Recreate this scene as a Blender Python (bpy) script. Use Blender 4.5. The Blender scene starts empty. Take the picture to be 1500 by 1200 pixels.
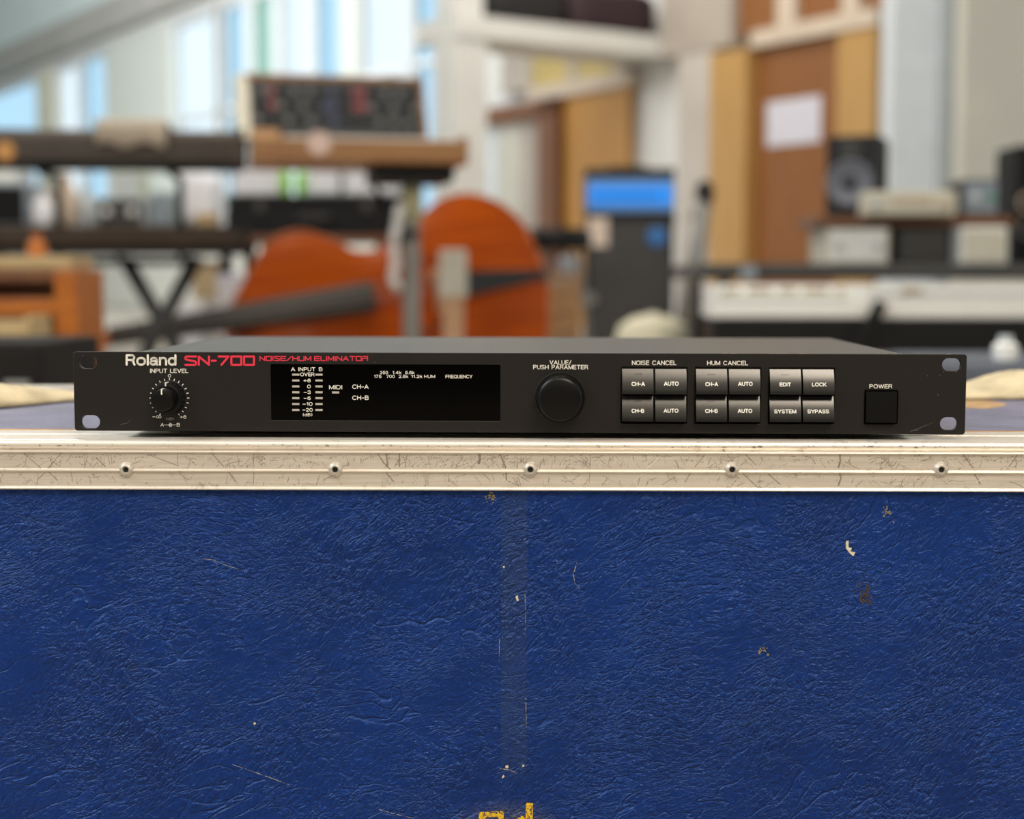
import bpy, bmesh, math, random
from mathutils import Vector, Matrix, Euler
random.seed(7)
scn = bpy.context.scene
COL = scn.collection

# ---------------------------------------------------------------- camera, world, lights, exposure
ZC = 0.314                                   # height of the flight case top above the floor
CAM = Vector((0.01843, -0.81663, ZC + 0.08611))
PITCH, YAW, FPX = -0.08587, 0.02504, 2219.0
cd = bpy.data.cameras.new('camera'); cam = bpy.data.objects.new('camera', cd); COL.objects.link(cam)
cam.location = CAM
cam.rotation_euler = Euler((math.pi / 2 + PITCH, 0, YAW), 'XYZ')
cd.sensor_width = 36.0; cd.sensor_fit = 'HORIZONTAL'; cd.lens = FPX / 1500 * 36.0
cd.clip_start = 0.02; cd.clip_end = 200
cd.dof.use_dof = True; cd.dof.focus_distance = 0.832; cd.dof.aperture_fstop = 5.0; cd.dof.aperture_blades = 0
scn.camera = cam

w = bpy.data.worlds.new('world'); scn.world = w; w.use_nodes = True
w.node_tree.nodes['Background'].inputs[0].default_value = (0.74, 0.87, 0.95, 1)
w.node_tree.nodes['Background'].inputs[1].default_value = 1.25

def area(name, loc, target, sx, sy, power, col):
    l = bpy.data.lights.new(name, 'AREA'); l.shape = 'RECTANGLE'; l.size = sx; l.size_y = sy
    l.energy = power; l.color = col
    o = bpy.data.objects.new(name, l); COL.objects.link(o); o.location = loc
    d = Vector(target) - Vector(loc)
    o.rotation_euler = d.to_track_quat('-Z', 'Y').to_euler()
    return o
area('window_daylight', (-2.3, -0.5, 2.6), (0, 0, .3), 2.4, 1.6, 98, (0.90, 0.96, 1.0))
area('ceiling_lamp_warm', (1.3, -2.3, 3.4), (0.1, 0, .3), 1.6, 1.2, 105, (1.0, 0.86, 0.70))
area('fill_rear_wall', (0, -2.6, 4.9), (0, -4.4, 2.6), 3.0, 1.0, 110, (1.0, 0.86, 0.70))  # unseen area light added to brighten the wall behind the camera
area('fill_hall', (-1.5, 4.2, 5.2), (-1.5, 5.2, 0), 3.5, 3.0, 215, (1.0, 0.95, 0.88))  # unseen area light added to fill the middle of the hall
area('fill_far_wall', (-0.5, 9.0, 5.2), (1.2, 12, 0.8), 3.0, 2.5, 190, (1.0, 0.94, 0.85))  # unseen area light added to fill the door end
area('fill_left_wall', (-7.5, 11.0, 4.6), (-7.5, 19, 3.2), 4.0, 2.0, 780, (0.95, 0.98, 1.0))  # unseen area light added to brighten the window wall and beam
scn.view_settings.view_transform = 'Standard'; scn.view_settings.look = 'None'
scn.view_settings.exposure = 0.0; scn.view_settings.gamma = 1.0
scn.view_settings.use_curve_mapping = False

# ---------------------------------------------------------------- projection helpers (photo pixel -> point in the place)
RC = Euler((math.pi / 2 + PITCH, 0, YAW), 'XYZ').to_matrix()
def ray(px, py):
    return RC @ Vector(((px - 750) / FPX, -(py - 600) / FPX, -1.0))
def at(px, py, d):                            # point at distance d from the camera along world Y
    r = ray(px, py); return CAM + r * (d / r.y)
def onz(px, py, z):
    r = ray(px, py); return CAM + r * ((z - CAM.z) / r.z)

# ---------------------------------------------------------------- materials
MATS = {}
def nd(nt, t, x=0, **kw):
    n = nt.nodes.new(t)
    for k, v in kw.items(): setattr(n, k, v)
    return n
def mat(name, col, rough=.5, metal=0.0, var=.12, nscale=8.0, bump=0.0, bscale=60.0, spec=.5, coat=0.0, emit=None, estr=0, col2=None):
    if name in MATS: return MATS[name]
    m = bpy.data.materials.new(name); m.use_nodes = True; nt = m.node_tree; b = nt.nodes['Principled BSDF']
    b.inputs['Roughness'].default_value = rough; b.inputs['Metallic'].default_value = metal
    b.inputs['Specular IOR Level'].default_value = spec; b.inputs['Coat Weight'].default_value = coat
    tc = nd(nt, 'ShaderNodeTexCoord'); nz = nd(nt, 'ShaderNodeTexNoise'); nz.inputs['Scale'].default_value = nscale; nz.inputs['Detail'].default_value = 4
    nt.links.new(tc.outputs['Object'], nz.inputs['Vector'])
    rp = nd(nt, 'ShaderNodeValToRGB')
    c2 = col2 or tuple(c * (1 - var) for c in col); c1 = tuple(min(1, c * (1 + var * .5)) for c in col)
    rp.color_ramp.elements[0].position = .3; rp.color_ramp.elements[1].position = .7
    rp.color_ramp.elements[0].color = (*c2, 1); rp.color_ramp.elements[1].color = (*c1, 1)
    nt.links.new(nz.outputs['Fac'], rp.inputs['Fac']); nt.links.new(rp.outputs['Color'], b.inputs['Base Color'])
    if bump:
        n2 = nd(nt, 'ShaderNodeTexNoise'); n2.inputs['Scale'].default_value = bscale; n2.inputs['Detail'].default_value = 5
        nt.links.new(tc.outputs['Object'], n2.inputs['Vector'])
        bp = nd(nt, 'ShaderNodeBump'); bp.inputs['Strength'].default_value = bump; bp.inputs['Distance'].default_value = .002
        nt.links.new(n2.outputs['Fac'], bp.inputs['Height']); nt.links.new(bp.outputs['Normal'], b.inputs['Normal'])
    if emit:
        b.inputs['Emission Color'].default_value = (*emit, 1); b.inputs['Emission Strength'].default_value = estr
    MATS[name] = m; return m
def wood(name, c1, c2, rough=.4, scale=(3, 40, 40), coat=.2):
    if name in MATS: return MATS[name]
    m = bpy.data.materials.new(name); m.use_nodes = True; nt = m.node_tree; b = nt.nodes['Principled BSDF']
    tc = nd(nt, 'ShaderNodeTexCoord'); mp = nd(nt, 'ShaderNodeMapping'); mp.inputs['Scale'].default_value = scale
    nz = nd(nt, 'ShaderNodeTexNoise'); nz.inputs['Scale'].default_value = 1.0; nz.inputs['Detail'].default_value = 6; nz.inputs['Distortion'].default_value = .6
    rp = nd(nt, 'ShaderNodeValToRGB'); rp.color_ramp.elements[0].position = .3; rp.color_ramp.elements[1].position = .72
    rp.color_ramp.elements[0].color = (*c2, 1); rp.color_ramp.elements[1].color = (*c1, 1)
    L = nt.links.new
    L(tc.outputs['Object'], mp.inputs['Vector']); L(mp.outputs['Vector'], nz.inputs['Vector']); L(nz.outputs['Fac'], rp.inputs['Fac']); L(rp.outputs['Color'], b.inputs['Base Color'])
    b.inputs['Roughness'].default_value = rough; b.inputs['Coat Weight'].default_value = coat; b.inputs['Coat Roughness'].default_value = .2
    MATS[name] = m; return m

# ---------------------------------------------------------------- mesh helpers
def setp(o, label=None, cat=None, group=None, kind=None):
    if label: o['label'] = label
    if cat: o['category'] = cat
    if group: o['group'] = group
    if kind: o['kind'] = kind
    return o
def link(name, me, m, parent=None, smooth=False):
    o = bpy.data.objects.new(name, me); COL.objects.link(o)
    if m: me.materials.append(m) if len(me.materials) == 0 else None
    if parent: o.parent = parent
    if smooth:
        for p in me.polygons: p.use_smooth = True
    return o
def bm_obj(name, bm, m, parent=None, smooth=False):
    bmesh.ops.recalc_face_normals(bm, faces=bm.faces[:])
    me = bpy.data.meshes.new(name); bm.to_mesh(me); bm.free()
    return link(name, me, m, parent, smooth)
def empty(name, loc, rz=0, label=None, cat=None, group=None, kind=None, rot=None):
    o = bpy.data.objects.new(name, None); COL.objects.link(o); o.location = loc; o.empty_display_size = .05
    o.rotation_euler = rot if rot else (0, 0, rz)
    return setp(o, label, cat, group, kind)
def bbox(bm, c, s, bev=0.0, seg=2, rot=None):
    r = bmesh.ops.create_cube(bm, size=1.0); vs = r['verts']
    bmesh.ops.scale(bm, vec=Vector(s), verts=vs)
    if bev > 0:
        es = list({e for v in vs for e in v.link_edges})
        rr = bmesh.ops.bevel(bm, geom=es, offset=bev, segments=seg, profile=.7, affect='EDGES')
        vs = list({v for f in rr['faces'] for v in f.verts} | {v for v in vs if v.is_valid})
    M = Matrix.Translation(Vector(c))
    if rot is not None: M = M @ Euler(rot).to_matrix().to_4x4()
    bmesh.ops.transform(bm, matrix=M, verts=vs)
def box(name, c, s, m, parent=None, bev=0.0, rot=None, seg=2):
    bm = bmesh.new(); bbox(bm, (0, 0, 0), s, bev, seg)
    o = bm_obj(name, bm, m, parent); o.location = c
    if rot is not None: o.rotation_euler = rot
    return o
def btube(bm, a, b, r0, r1=None, n=12):
    a, b = Vector(a), Vector(b); d = b - a
    M = Matrix.Translation((a + b) / 2) @ d.to_track_quat('Z', 'Y').to_matrix().to_4x4()
    bmesh.ops.create_cone(bm, cap_ends=True, segments=n, radius1=r0, radius2=r0 if r1 is None else r1, depth=d.length, matrix=M)
def tube(name, a, b, r0, m, parent=None, r1=None, n=12):
    bm = bmesh.new(); a = Vector(a); b = Vector(b); btube(bm, a * 0, b - a, r0, r1, n)
    o = bm_obj(name, bm, m, parent, False); o.location = a
    for p in o.data.polygons: p.use_smooth = len(p.vertices) == 4
    return o
def blathe(bm, prof, n=32, axis='Z', cap=True):
    rings = []
    for r, z in prof:
        if r < 1e-7:
            rings.append([bm.verts.new((0, 0, z) if axis == 'Z' else (0, -z, 0))])
        else:
            rings.append([bm.verts.new((r * math.cos(2 * math.pi * k / n), r * math.sin(2 * math.pi * k / n), z) if axis == 'Z' else
                          (r * math.cos(2 * math.pi * k / n), -z, r * math.sin(2 * math.pi * k / n))) for k in range(n)])
    for A, B in zip(rings, rings[1:]):
        for k in range(n):
            k2 = (k + 1) % n
            if len(A) == 1 and len(B) == 1: continue
            if len(A) == 1: bm.faces.new((A[0], B[k], B[k2]))
            elif len(B) == 1: bm.faces.new((A[k], A[k2], B[0]))
            else: bm.faces.new((A[k], A[k2], B[k2], B[k]))
    if cap:
        for R in (rings[0], rings[-1]):
            if len(R) > 2: bm.faces.new(R)
def lathe(name, prof, m, parent=None, loc=(0, 0, 0), n=32, axis='Z', smooth=True, cap=True):
    bm = bmesh.new(); blathe(bm, prof, n, axis, cap)
    o = bm_obj(name, bm, m, parent, smooth); o.location = loc
    if smooth:
        try: o.data.set_sharp_from_angle(angle=math.radians(35))
        except Exception: pass
    return o
def prism(name, pts, m, parent=None, depth=.01, axis='Y', loc=(0, 0, 0)):
    """polygon pts (a,b) extruded by depth along axis: Y -> (a,y,b), X -> (x,a,b)"""
    bm = bmesh.new()
    f = (lambda a, b, t: (a, t, b)) if axis == 'Y' else ((lambda a, b, t: (t, a, b)) if axis == 'X' else (lambda a, b, t: (a, b, t)))
    v0 = [bm.verts.new(f(a, b, 0)) for a, b in pts]; v1 = [bm.verts.new(f(a, b, depth)) for a, b in pts]
    bm.faces.new(v0); bm.faces.new(v1); n = len(pts)
    for k in range(n): bm.faces.new((v0[k], v0[(k + 1) % n], v1[(k + 1) % n], v1[k]))
    o = bm_obj(name, bm, m, parent); o.location = loc; return o
def smooth_angle(o, deg=35):
    for p in o.data.polygons: p.use_smooth = True
    o.data.set_sharp_from_angle(angle=math.radians(deg))

# ================================================================= THE HALL
# the long back wall runs obliquely: near at the right, far at the left
UW = Vector((-math.sin(math.radians(35)), math.cos(math.radians(35)), 0))      # along the wall, away
NW = Vector((-UW.y, UW.x, 0)); NW = Vector((-math.cos(math.radians(35)), -math.sin(math.radians(35)), 0))
r0 = ray(1290, 409); W0 = Vector((CAM.x + r0.x / r0.y * 10.4, CAM.y + 10.4, 0))
def wpt(px, py):
    r = ray(px, py); t = (W0 - CAM).dot(NW) / r.dot(NW); return CAM + r * t
def ws(px): return (wpt(px, 409) - W0).dot(UW)
def wz(px, py): return wpt(px, py).z
WR = math.atan2(UW.y, UW.x)                    # rotation: local X along UW
def wbox(name, s0, s1, z0, z1, m, out0=0.0, out1=.05, parent=None, bev=0.0):
    """box on the oblique wall between s0..s1, z0..z1, standing out from out0 to out1"""
    c = W0 + UW * ((s0 + s1) / 2) + NW * ((out0 + out1) / 2); c.z = (z0 + z1) / 2
    o = box(name, c, (abs(s1 - s0), abs(out1 - out0), z1 - z0), m, None, bev, rot=(0, 0, WR))
    if parent:
        o.parent = parent; o.matrix_parent_inverse = parent.matrix_world.inverted() if False else Matrix.Identity(4)
        M = Matrix.Translation(parent.location) @ parent.rotation_euler.to_matrix().to_4x4()
        W = Matrix.Translation(c) @ Euler((0, 0, WR)).to_matrix().to_4x4()
        L = M.inverted() @ W; o.location = L.to_translation(); o.rotation_euler = L.to_euler()
    return o
def st(o): o['kind'] = 'structure'; return o

M_plaster = mat('plaster_cream', (.62, .60, .53), .85, var=.06, nscale=2)
M_plwhite = mat('plaster_white', (.72, .72, .70), .8, var=.06, nscale=2)
M_taupe = mat('plaster_taupe', (.44, .39, .34), .85, var=.1, nscale=2)
M_aqua = mat('plaster_aqua', (.74, .84, .83), .85, var=.06, nscale=1)
M_beam = mat('beam_grey', (.42, .41, .38), .8, var=.12, nscale=1.5)
M_floor = mat('floor_boards', (.36, .31, .25), .45, var=.2, nscale=5)
M_ceil = mat('ceiling_paint', (.72, .73, .70), .9, var=.05, nscale=1)
M_dark = mat('reflection_dark', (.10, .085, .07), .9, var=.2, nscale=2)
M_frame = mat('window_frame_white', (.76, .80, .82), .6, var=.05)
M_blind = mat('blind_greygreen', (.70, .74, .68), .8, var=.1, nscale=12)
M_curtain = mat('curtain_cream', (.80, .78, .62), .8, var=.08)

st(box('floor', (-10, 14, -.05), (50, 46, .1), M_floor))
st(box('wall_front', (-3, -4.5, 3.4), (30, .2, 4.6), M_plaster))
st(box('dark_band_front', (-3, -4.48, .55), (30, .22, 1.1), M_dark))  # unseen dark band added so the display window mirrors darkness

# clear daylight glass and frosted glass
def glassmat(name, col, trans):
    m = bpy.data.materials.new(name); m.use_nodes = True; nt = m.node_tree; nt.nodes.clear()
    out = nd(nt, 'ShaderNodeOutputMaterial'); mx = nd(nt, 'ShaderNodeMixShader'); t = nd(nt, 'ShaderNodeBsdfTransparent')
    tl = nd(nt, 'ShaderNodeBsdfTranslucent'); tl.inputs[0].default_value = (*col, 1)
    t.inputs[0].default_value = (min(1, col[0] * 1.05), min(1, col[1] * 1.05), min(1, col[2] * 1.05), 1)
    mx.inputs[0].default_value = trans
    L = nt.links.new; L(tl.outputs[0], mx.inputs[1]); L(t.outputs[0], mx.inputs[2]); L(mx.outputs[0], out.inputs[0])
    return m
G_clear = glassmat('glass_clear', (.95, .98, 1.0), .96)
G_blue = glassmat('glass_blue', (.74, .86, .93), .85)
G_green = glassmat('glass_greenish', (.68, .82, .74), .82)

SILL, HEAD = 0.95, 3.92
sA, sB = ws(640), ws(-120)
st(wbox('ceiling', -14, sB, 5.7, 5.8, M_ceil, -.25, 20))
wl = empty('wall_back', W0 + UW * sA, label='long oblique hall wall', kind='structure')
wl.rotation_euler = (0, 0, WR)
wbox('wall_lower', sA, sB, 0, SILL, M_plaster, -.25, 0, wl)
wbox('wall_lintel', sA, sB, HEAD, 4.05, M_plwhite, -.25, 0, wl)
wbox('wall_upper', sA, sB, 4.5, 5.7, M_aqua, -.25, 0, wl)
wbox('wall_beam', sA, sB, 4.05, 4.5, M_beam, -.25, .22, wl)
wins = [(-110, 58, G_blue), (84, 117, G_clear), (122, 158, G_blue), (252, 318, G_clear), (324, 360, G_blue), (366, 400, G_green),
        (404, 450, G_clear), (455, 498, G_blue), (520, 592, G_clear), (597, 640, G_blue)]
cols = [(58, 84, M_curtain), (117, 122, M_frame), (158, 252, M_blind), (318, 324, M_beam), (360, 366, M_frame), (400, 404, M_frame), (450, 455, M_frame), (498, 520, M_blind), (592, 597, M_frame)]
for a, b, m in cols:
    wbox('wall_pier', ws(b), ws(a), SILL, HEAD, m, -.2, -.02, wl)
for i, (a, b, g) in enumerate(wins):
    s0, s1 = ws(b), ws(a)
    we = empty('window_%d' % (i + 1), W0 + UW * s0 + Vector((0, 0, SILL)), WR, kind='structure')
    for zz, z2 in ((SILL, SILL + .08), (HEAD - .08, HEAD), (2.55, 2.62)):
        wbox('window_rail', s0, s1, zz, z2, M_frame, -.14, -.06, we)
    for sa in (s0, s1 - .06): wbox('window_stile', sa, sa + .06, SILL, HEAD, M_frame, -.14, -.06, we)
    for zz, z2 in ((SILL + .08, 2.55), (2.62, HEAD - .08)):
        wbox('window_pane', s0 + .06, s1 - .06, zz, z2, g, -.105, -.095, we)
# glazed left end wall, square to the long wall
eL = W0 + UW * sB; eL.z = 0; LR = math.atan2(NW.y, NW.x)
wle = empty('wall_left', eL, LR, kind='structure')
def lbox(name, a, b, z0, z1, m, parent, th=.2): return box(name, ((a + b) / 2, 0, (z0 + z1) / 2), (b - a, th, z1 - z0), m, parent)
lbox('wall_lower', 0, 20, 0, SILL, M_plaster, wle); lbox('wall_upper', 0, 20, HEAD, 5.7, M_aqua, wle)
for i in range(8):
    lbox('wall_pier', i * 2.5, i * 2.5 + .3, SILL, HEAD, M_plwhite, wle)
    p_ = eL + NW * (i * 2.5 + .3); we = empty('window_%d' % (len(wins) + 1 + i), (p_.x, p_.y, 0), LR, kind='structure')
    lbox('window_pane', .05, 2.15, SILL + .05, HEAD - .05, G_clear, we, .01)
    for zz in (SILL, HEAD - .06): lbox('window_rail', 0, 2.2, zz, zz + .06, M_frame, we, .06)
    for xx in (0, 1.07, 2.14): lbox('window_stile', xx, xx + .06, SILL + .06, HEAD - .06, M_frame, we, .06)
# right section of the oblique wall, with the two doorways
wr = empty('wall_doors', W0, WR, kind='structure')
sR, sL = ws(1330), ws(640)
wbox('wall_face', sR, sL, 0, 5.7, M_plwhite, -.3, -.05, wr)
wbox('wall_taupe_pier', ws(1058), ws(1008), 0, 5.7, mat('plaster_pier', (.55, .51, .47), .85, var=.08, nscale=2), -.05, .12, wr)
wbox('wall_shade_band', ws(1085), ws(985), wz(1000, 85), 5.7, M_taupe, -.05, .13, wr)  # shade on the upper wall put in as a taupe band

M_pine = wood('pine_orange', (.56, .34, .12), (.44, .24, .07), .5, (40, 40, 2))
M_door = wood('door_brown', (.29, .115, .03), (.22, .08, .02), .5, (30, 30, 2))
M_door2 = wood('door_orange', (.56, .28, .06), (.45, .21, .045), .4, (30, 30, 2))
M_dkwood = wood('dark_frame_wood', (.22, .085, .03), (.15, .055, .02), .45, (30, 30, 2))
M_paper = mat('paper_white', (.66, .66, .76), .8, var=.03)
M_ygl = mat('transom_yellow', (.55, .42, .16), .3, var=.15, nscale=3)
M_pale = mat('pale_rail', (.62, .52, .42), .6, var=.08)

# door with the white notice
zt = wz(1085, 78)
d1 = empty('door_1', W0 + UW * ws(1290), WR, kind='structure')
wbox('door_post', ws(1112), ws(1060), 0, zt, M_pine, 0, .16, d1)
wbox('door_post', ws(1290), ws(1236), 0, zt, M_pine, 0, .10, d1)
wbox('door_leaf', ws(1236), ws(1112), 0, zt, M_door, 0, .05, d1)
wbox('transom_rail', ws(1292), ws(1112), zt, zt + .12, M_pale, 0, .12, d1)
for a, b in ((1085, 1146), (1172, 1240), (1264, 1292)):
    wbox('transom_pane', ws(b), ws(a), zt + .12, zt + .8, M_door, 0, .04, d1)
for a, b in ((1146, 1172), (1240, 1264)):
    wbox('transom_mullion', ws(b), ws(a), zt + .12, zt + .8, M_pale, 0, .10, d1)
pp = wbox('paper_notice', ws(1206), ws(1128), wz(1168, 212), wz(1168, 146), M_paper, .052, .056)
setp(pp, 'white paper notice taped to the brown wooden door', 'notice')
# doorway in the middle
zt2 = wz(850, 140)
d2 = empty('door_2', W0 + UW * ws(925), WR, kind='structure')
wbox('door_leaf', ws(926), ws(832), 0, zt2, M_door2, 0, .05, d2)
wbox('door_post', ws(832), ws(805), 0, zt2, M_dkwood, 0, .14, d2)
wbox('door_lintel', ws(832), ws(692), zt2 - .15, zt2, M_dkwood, 0, .14, d2)
wbox('transom_rail', ws(932), ws(785), zt2, zt2 + .12, M_pale, 0, .10, d2)
for a, b in ((785, 838), (850, 908)): wbox('transom_pane', ws(b), ws(a), zt2 + .12, zt2 + .42, M_ygl, 0, .04, d2)
for a, b in ((838, 850), (908, 926), (742, 785)): wbox('transom_mullion', ws(b), ws(a), zt2 + .12, zt2 + .5, M_taupe, 0, .06, d2)
M_greyg = mat('panel_greygreen', (.56, .54, .47), .6, var=.1)
M_glassblue = mat('panel_paleblue', (.66, .72, .74), .4, var=.1)
for a, b, m in ((735, 770, M_greyg), (770, 803, M_taupe), (696, 733, M_glassblue)): wbox('side_panel', ws(b), ws(a), 0, zt2 - .15, m, 0, .05, d2)

# loft shelf running out from the wall to the white pillar
pw = wpt(985, 70); LZ = pw.z
kk = 0.0
for i in range(2000):
    P = pw + NW * (i * .005); v = RC.transposed() @ (P - CAM)
    if 750 + FPX * v.x / -v.z < 668: kk = i * .005; break
def nbox(name, k0, k1, s0, s1, z0, z1, m, parent=None, bev=0):
    c = pw + NW * ((k0 + k1) / 2) + UW * ((s0 + s1) / 2); c.z = (z0 + z1) / 2
    o = box(name, c, (s1 - s0, k1 - k0, z1 - z0), m, None, bev, rot=(0, 0, WR))
    if parent:
        M = Matrix.Translation(parent.location) @ parent.rotation_euler.to_matrix().to_4x4()
        L = M.inverted() @ (Matrix.Translation(c) @ Euler((0, 0, WR)).to_matrix().to_4x4())
        o.parent = parent; o.location = L.to_translation(); o.rotation_euler = L.to_euler()
    return o
st(nbox('floor_loft', 0.05, kk, 0, .6, LZ - .08, LZ + .08, M_plwhite, None, .01))
st(nbox('pillar_loft', kk - .28, kk, 0.02, .32, 0, LZ - .08, M_plwhite, None, .01))
st(nbox('pillar_upper', kk - .25, kk, 0.02, .28, LZ + .08, 5.7, M_plwhite, None, .01))
M_bagblk = mat('bag_black', (.012, .011, .013), .7, var=.3, bump=.4)
M_bagnavy = mat('bag_maroon', (.03, .012, .018), .7, var=.3, bump=.4)
def lump(name, c, s, m, label, cat, rz=0, seed=0, parent=None, group=None):
    """soft padded bag: rounded box with sagging noise and handle"""
    e = empty(name, (c[0], c[1], c[2] - s[2] / 2), rz, label, cat, group)
    bm = bmesh.new(); bmesh.ops.create_cube(bm, size=1.0); bmesh.ops.subdivide_edges(bm, edges=bm.edges[:], cuts=7, use_grid_fill=True)
    rnd = random.Random(seed)
    ph = [rnd.uniform(0, 6) for _ in range(4)]
    for v in bm.verts:
        p = v.co * 2
        q = Vector((math.copysign(abs(p.x) ** 1, p.x), p.y, p.z))
        n = max(abs(p.x), abs(p.y), abs(p.z)); l = (abs(p.x) ** 5 + abs(p.y) ** 5 + abs(p.z) ** 5) ** .2
        q = p * (n / l) * .5
        q.z += .05 * math.sin(6 * q.x + ph[0]) * (q.z + .5)
        v.co = Vector((q.x * s[0], q.y * s[1], (q.z + .5) * s[2]))
    bm_obj('body', bm, m, e, True)
    bm = bmesh.new(); pts = [(-s[0] * .18, s[2] * .96), (-s[0] * .15, s[2] * 1.12), (0, s[2] * 1.17), (s[0] * .15, s[2] * 1.12), (s[0] * .18, s[2] * .96)]
    for (a, b), (c2, d2_) in zip(pts, pts[1:]): btube(bm, (a, 0, b), (c2, 0, d2_), s[2] * .035)
    bm_obj('handle', bm, m, e, True)
    return e
def kp(k, s, z): p = pw + NW * k + UW * s; return (p.x, p.y, z)
lump('gig_bag', kp(.50, .28, LZ + .0805 + .18), (.46, .86, .36), M_bagnavy, 'dark maroon bag at the wall end of the white loft', 'bag', WR, 3)
lump('gig_bag', kp((.96 + kk - .34) / 2, .28, LZ + .0805 + .19), (.46, kk - .34 - .96, .38), M_bagblk, 'black bag lying mid way along the white loft', 'bag', WR, 4)

# pillar and cream wall at the right
pA, pB = at(1292, 409, 9.9), at(1376, 409, 9.9)
st(box('pillar', ((pA.x + pB.x) / 2, pA.y, 2.85), (pB.x - pA.x, .3, 5.7), mat('pillar_white', (.74, .80, .86), .7, var=.06), bev=.01))
pC, pD = at(1376, 409, 9.6), at(1412, 409, 9.3)
st(box('pillar_side', ((pC.x + pD.x) / 2, pC.y + .05, 2.85), (pD.x - pC.x, .3, 5.7), mat('pillar_side_grey', (.36, .38, .39), .7, var=.1), bev=.01))  # grey side of the white pillar, built as its own box
pE = at(1404, 409, 9.0)
st(box('wall_right', (pE.x + 2.5, pE.y + .1, 2.85), (5, .2, 5.7), M_plaster))

# ================================================================= BACKGROUND THINGS
def px2m(d): return d / FPX
def fbox(name, x0, x1, y0, y1, d, depth, m, parent=None, bev=.004):
    """box whose front face covers the photo rectangle at distance d and that runs back by depth (world placement)"""
    a = at(x0, y1, d); b = at(x1, y0, d)
    c = Vector(((a.x + b.x) / 2, a.y + depth / 2, (a.z + b.z) / 2))
    o = box(name, c, (b.x - a.x, depth, b.z - a.z), m, None, bev)
    if parent: o.parent = parent; o.location = c - Vector(parent.location)
    return o
def loc_under(px, py, d): return at(px, py, d)
M_blk = mat('plastic_black', (.006, .006, .0065), .55, var=.2, spec=.25)
M_blk2 = mat('tolex_black', (.018, .018, .019), .65, var=.2, bump=.3, spec=.3)
M_dgrey = mat('plastic_dark_grey', (.048, .046, .045), .6, var=.15)
M_kbrown = mat('keyboard_grey_brown', (.105, .088, .076), .7, var=.15, spec=.15)
M_kb2 = mat('keyboard_brown_top', (.065, .046, .034), .75, var=.2, spec=.12)
M_cream = mat('plastic_cream', (.68, .64, .52), .5, var=.08)
M_white = mat('plastic_white', (.86, .86, .83), .45, var=.05)
M_keyw = mat('key_white', (.78, .77, .70), .35, var=.05)
M_chrome = mat('steel_grey', (.25, .24, .225), .45, .3, var=.1)
M_orange = wood('orange_wood', (.50, .16, .02), (.34, .085, .008), .35, (6, 30, 30), .4)
M_tan = wood('tan_wood', (.52, .38, .19), (.42, .29, .13), .5, (6, 30, 30))
M_walnut = wood('walnut', (.40, .19, .065), (.24, .10, .03), .35, (5, 50, 50), .4)
M_wal2 = wood('light_walnut', (.62, .34, .14), (.50, .25, .09), .35, (5, 50, 50), .4)
M_red = mat('red_cap', (.36, .06, .06), .4); M_bluecap = mat('blue_cap', (.05, .07, .16), .4); M_grycap = mat('grey_cap', (.15, .15, .14), .4)
DK = 4.9

# --- two-tier keyboard stand at the left
S0 = at(215, 430, DK + .12); S0.z = 0
es = empty('keyboard_stand', S0, label='black cross-legged two-tier keyboard stand holding the dark keyboards', cat='stand')
zl = at(215, 368, DK).z
def rel(p, e): return Vector(p) - Vector(e.location)
def wx(px, d=DK): return at(px, 409, d).x
for k, yo in enumerate((.10,)):
    tube('leg', rel((wx(160), S0.y + yo, 0.02), es), rel((wx(268), S0.y + yo, zl - .03), es), .026, M_dgrey, es)
    tube('leg', rel((wx(272), S0.y + yo + .04, 0.02), es), rel((wx(164), S0.y + yo + .04, zl - .03), es), .026, M_dgrey, es)
zt_up = at(215, 238, DK).z
for px in (58, 242):
    tube('post', rel((wx(px), S0.y + .26, zl - .035), es), rel((wx(px), S0.y + .26, zt_up - .02), es), .014, M_blk, es)
    tube('bracket', rel((wx(px), S0.y + .26, zt_up - .027), es), rel((wx(px), S0.y - .08, zt_up - .027), es), .013, M_blk, es)
tube('rear_rail', rel((wx(50), S0.y + .26, zl - .030), es), rel((wx(275), S0.y + .26, zl - .030), es), .013, M_blk, es)
for px in (164, 268):
    tube('rest_bar', rel((wx(px), S0.y - .10, zl - .027), es), rel((wx(px), S0.y + .26, zl - .027), es), .013, M_blk, es)

def keyboard(name, label, x0, x1, y0, y1, d, depth, mbody, mtop, keys=True):
    a = at(x0, y1, d); b = at(x1, y0, d); W = b.x - a.x; Hh = b.z - a.z
    e = empty(name, (a.x, a.y, a.z), label=label, cat='keyboard')
    bo = prism('body', [(0, .012), (.02, 0), (depth, 0), (depth, Hh)] + ([(depth * .55, Hh), (depth * .45, Hh * .62), (.0, Hh * .55)] if keys else [(.03, Hh), (.008, Hh * .92), (0, Hh * .75)]), mbody, e, W, 'X')
    box('control_panel', (W / 2, depth * .78, Hh + .003), (W * .97, depth * .38, .006), mtop, e)
    for xx in (0.0, W): box('end_cheek', (xx, depth / 2, Hh * .52), (.022, depth + .004, Hh * 1.11), mtop, e, .004)
    box('base_plate', (W / 2, depth / 2, -.006), (W * .98, depth * .94, .012), M_blk, e)
    if not keys:
        box('lid_seam', (W / 2, -.001, Hh * .45), (W * .96, .004, .005), M_blk, e)
    if keys:
        n = max(10, int(W / .0236)); n = min(n, 60)
        kw = (W - .05) / n
        me = None
        for i in range(n):
            if me is None:
                k = box('key', (0, 0, 0), (kw * .94, depth * .42, .014), M_keyw, e, .002); me = k.data
            else:
                k = bpy.data.objects.new('key', me); COL.objects.link(k); k.parent = e
            k.location = (.025 + kw * (i + .5), depth * .22, Hh * .62 + .004)
    return e, W, Hh
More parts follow.
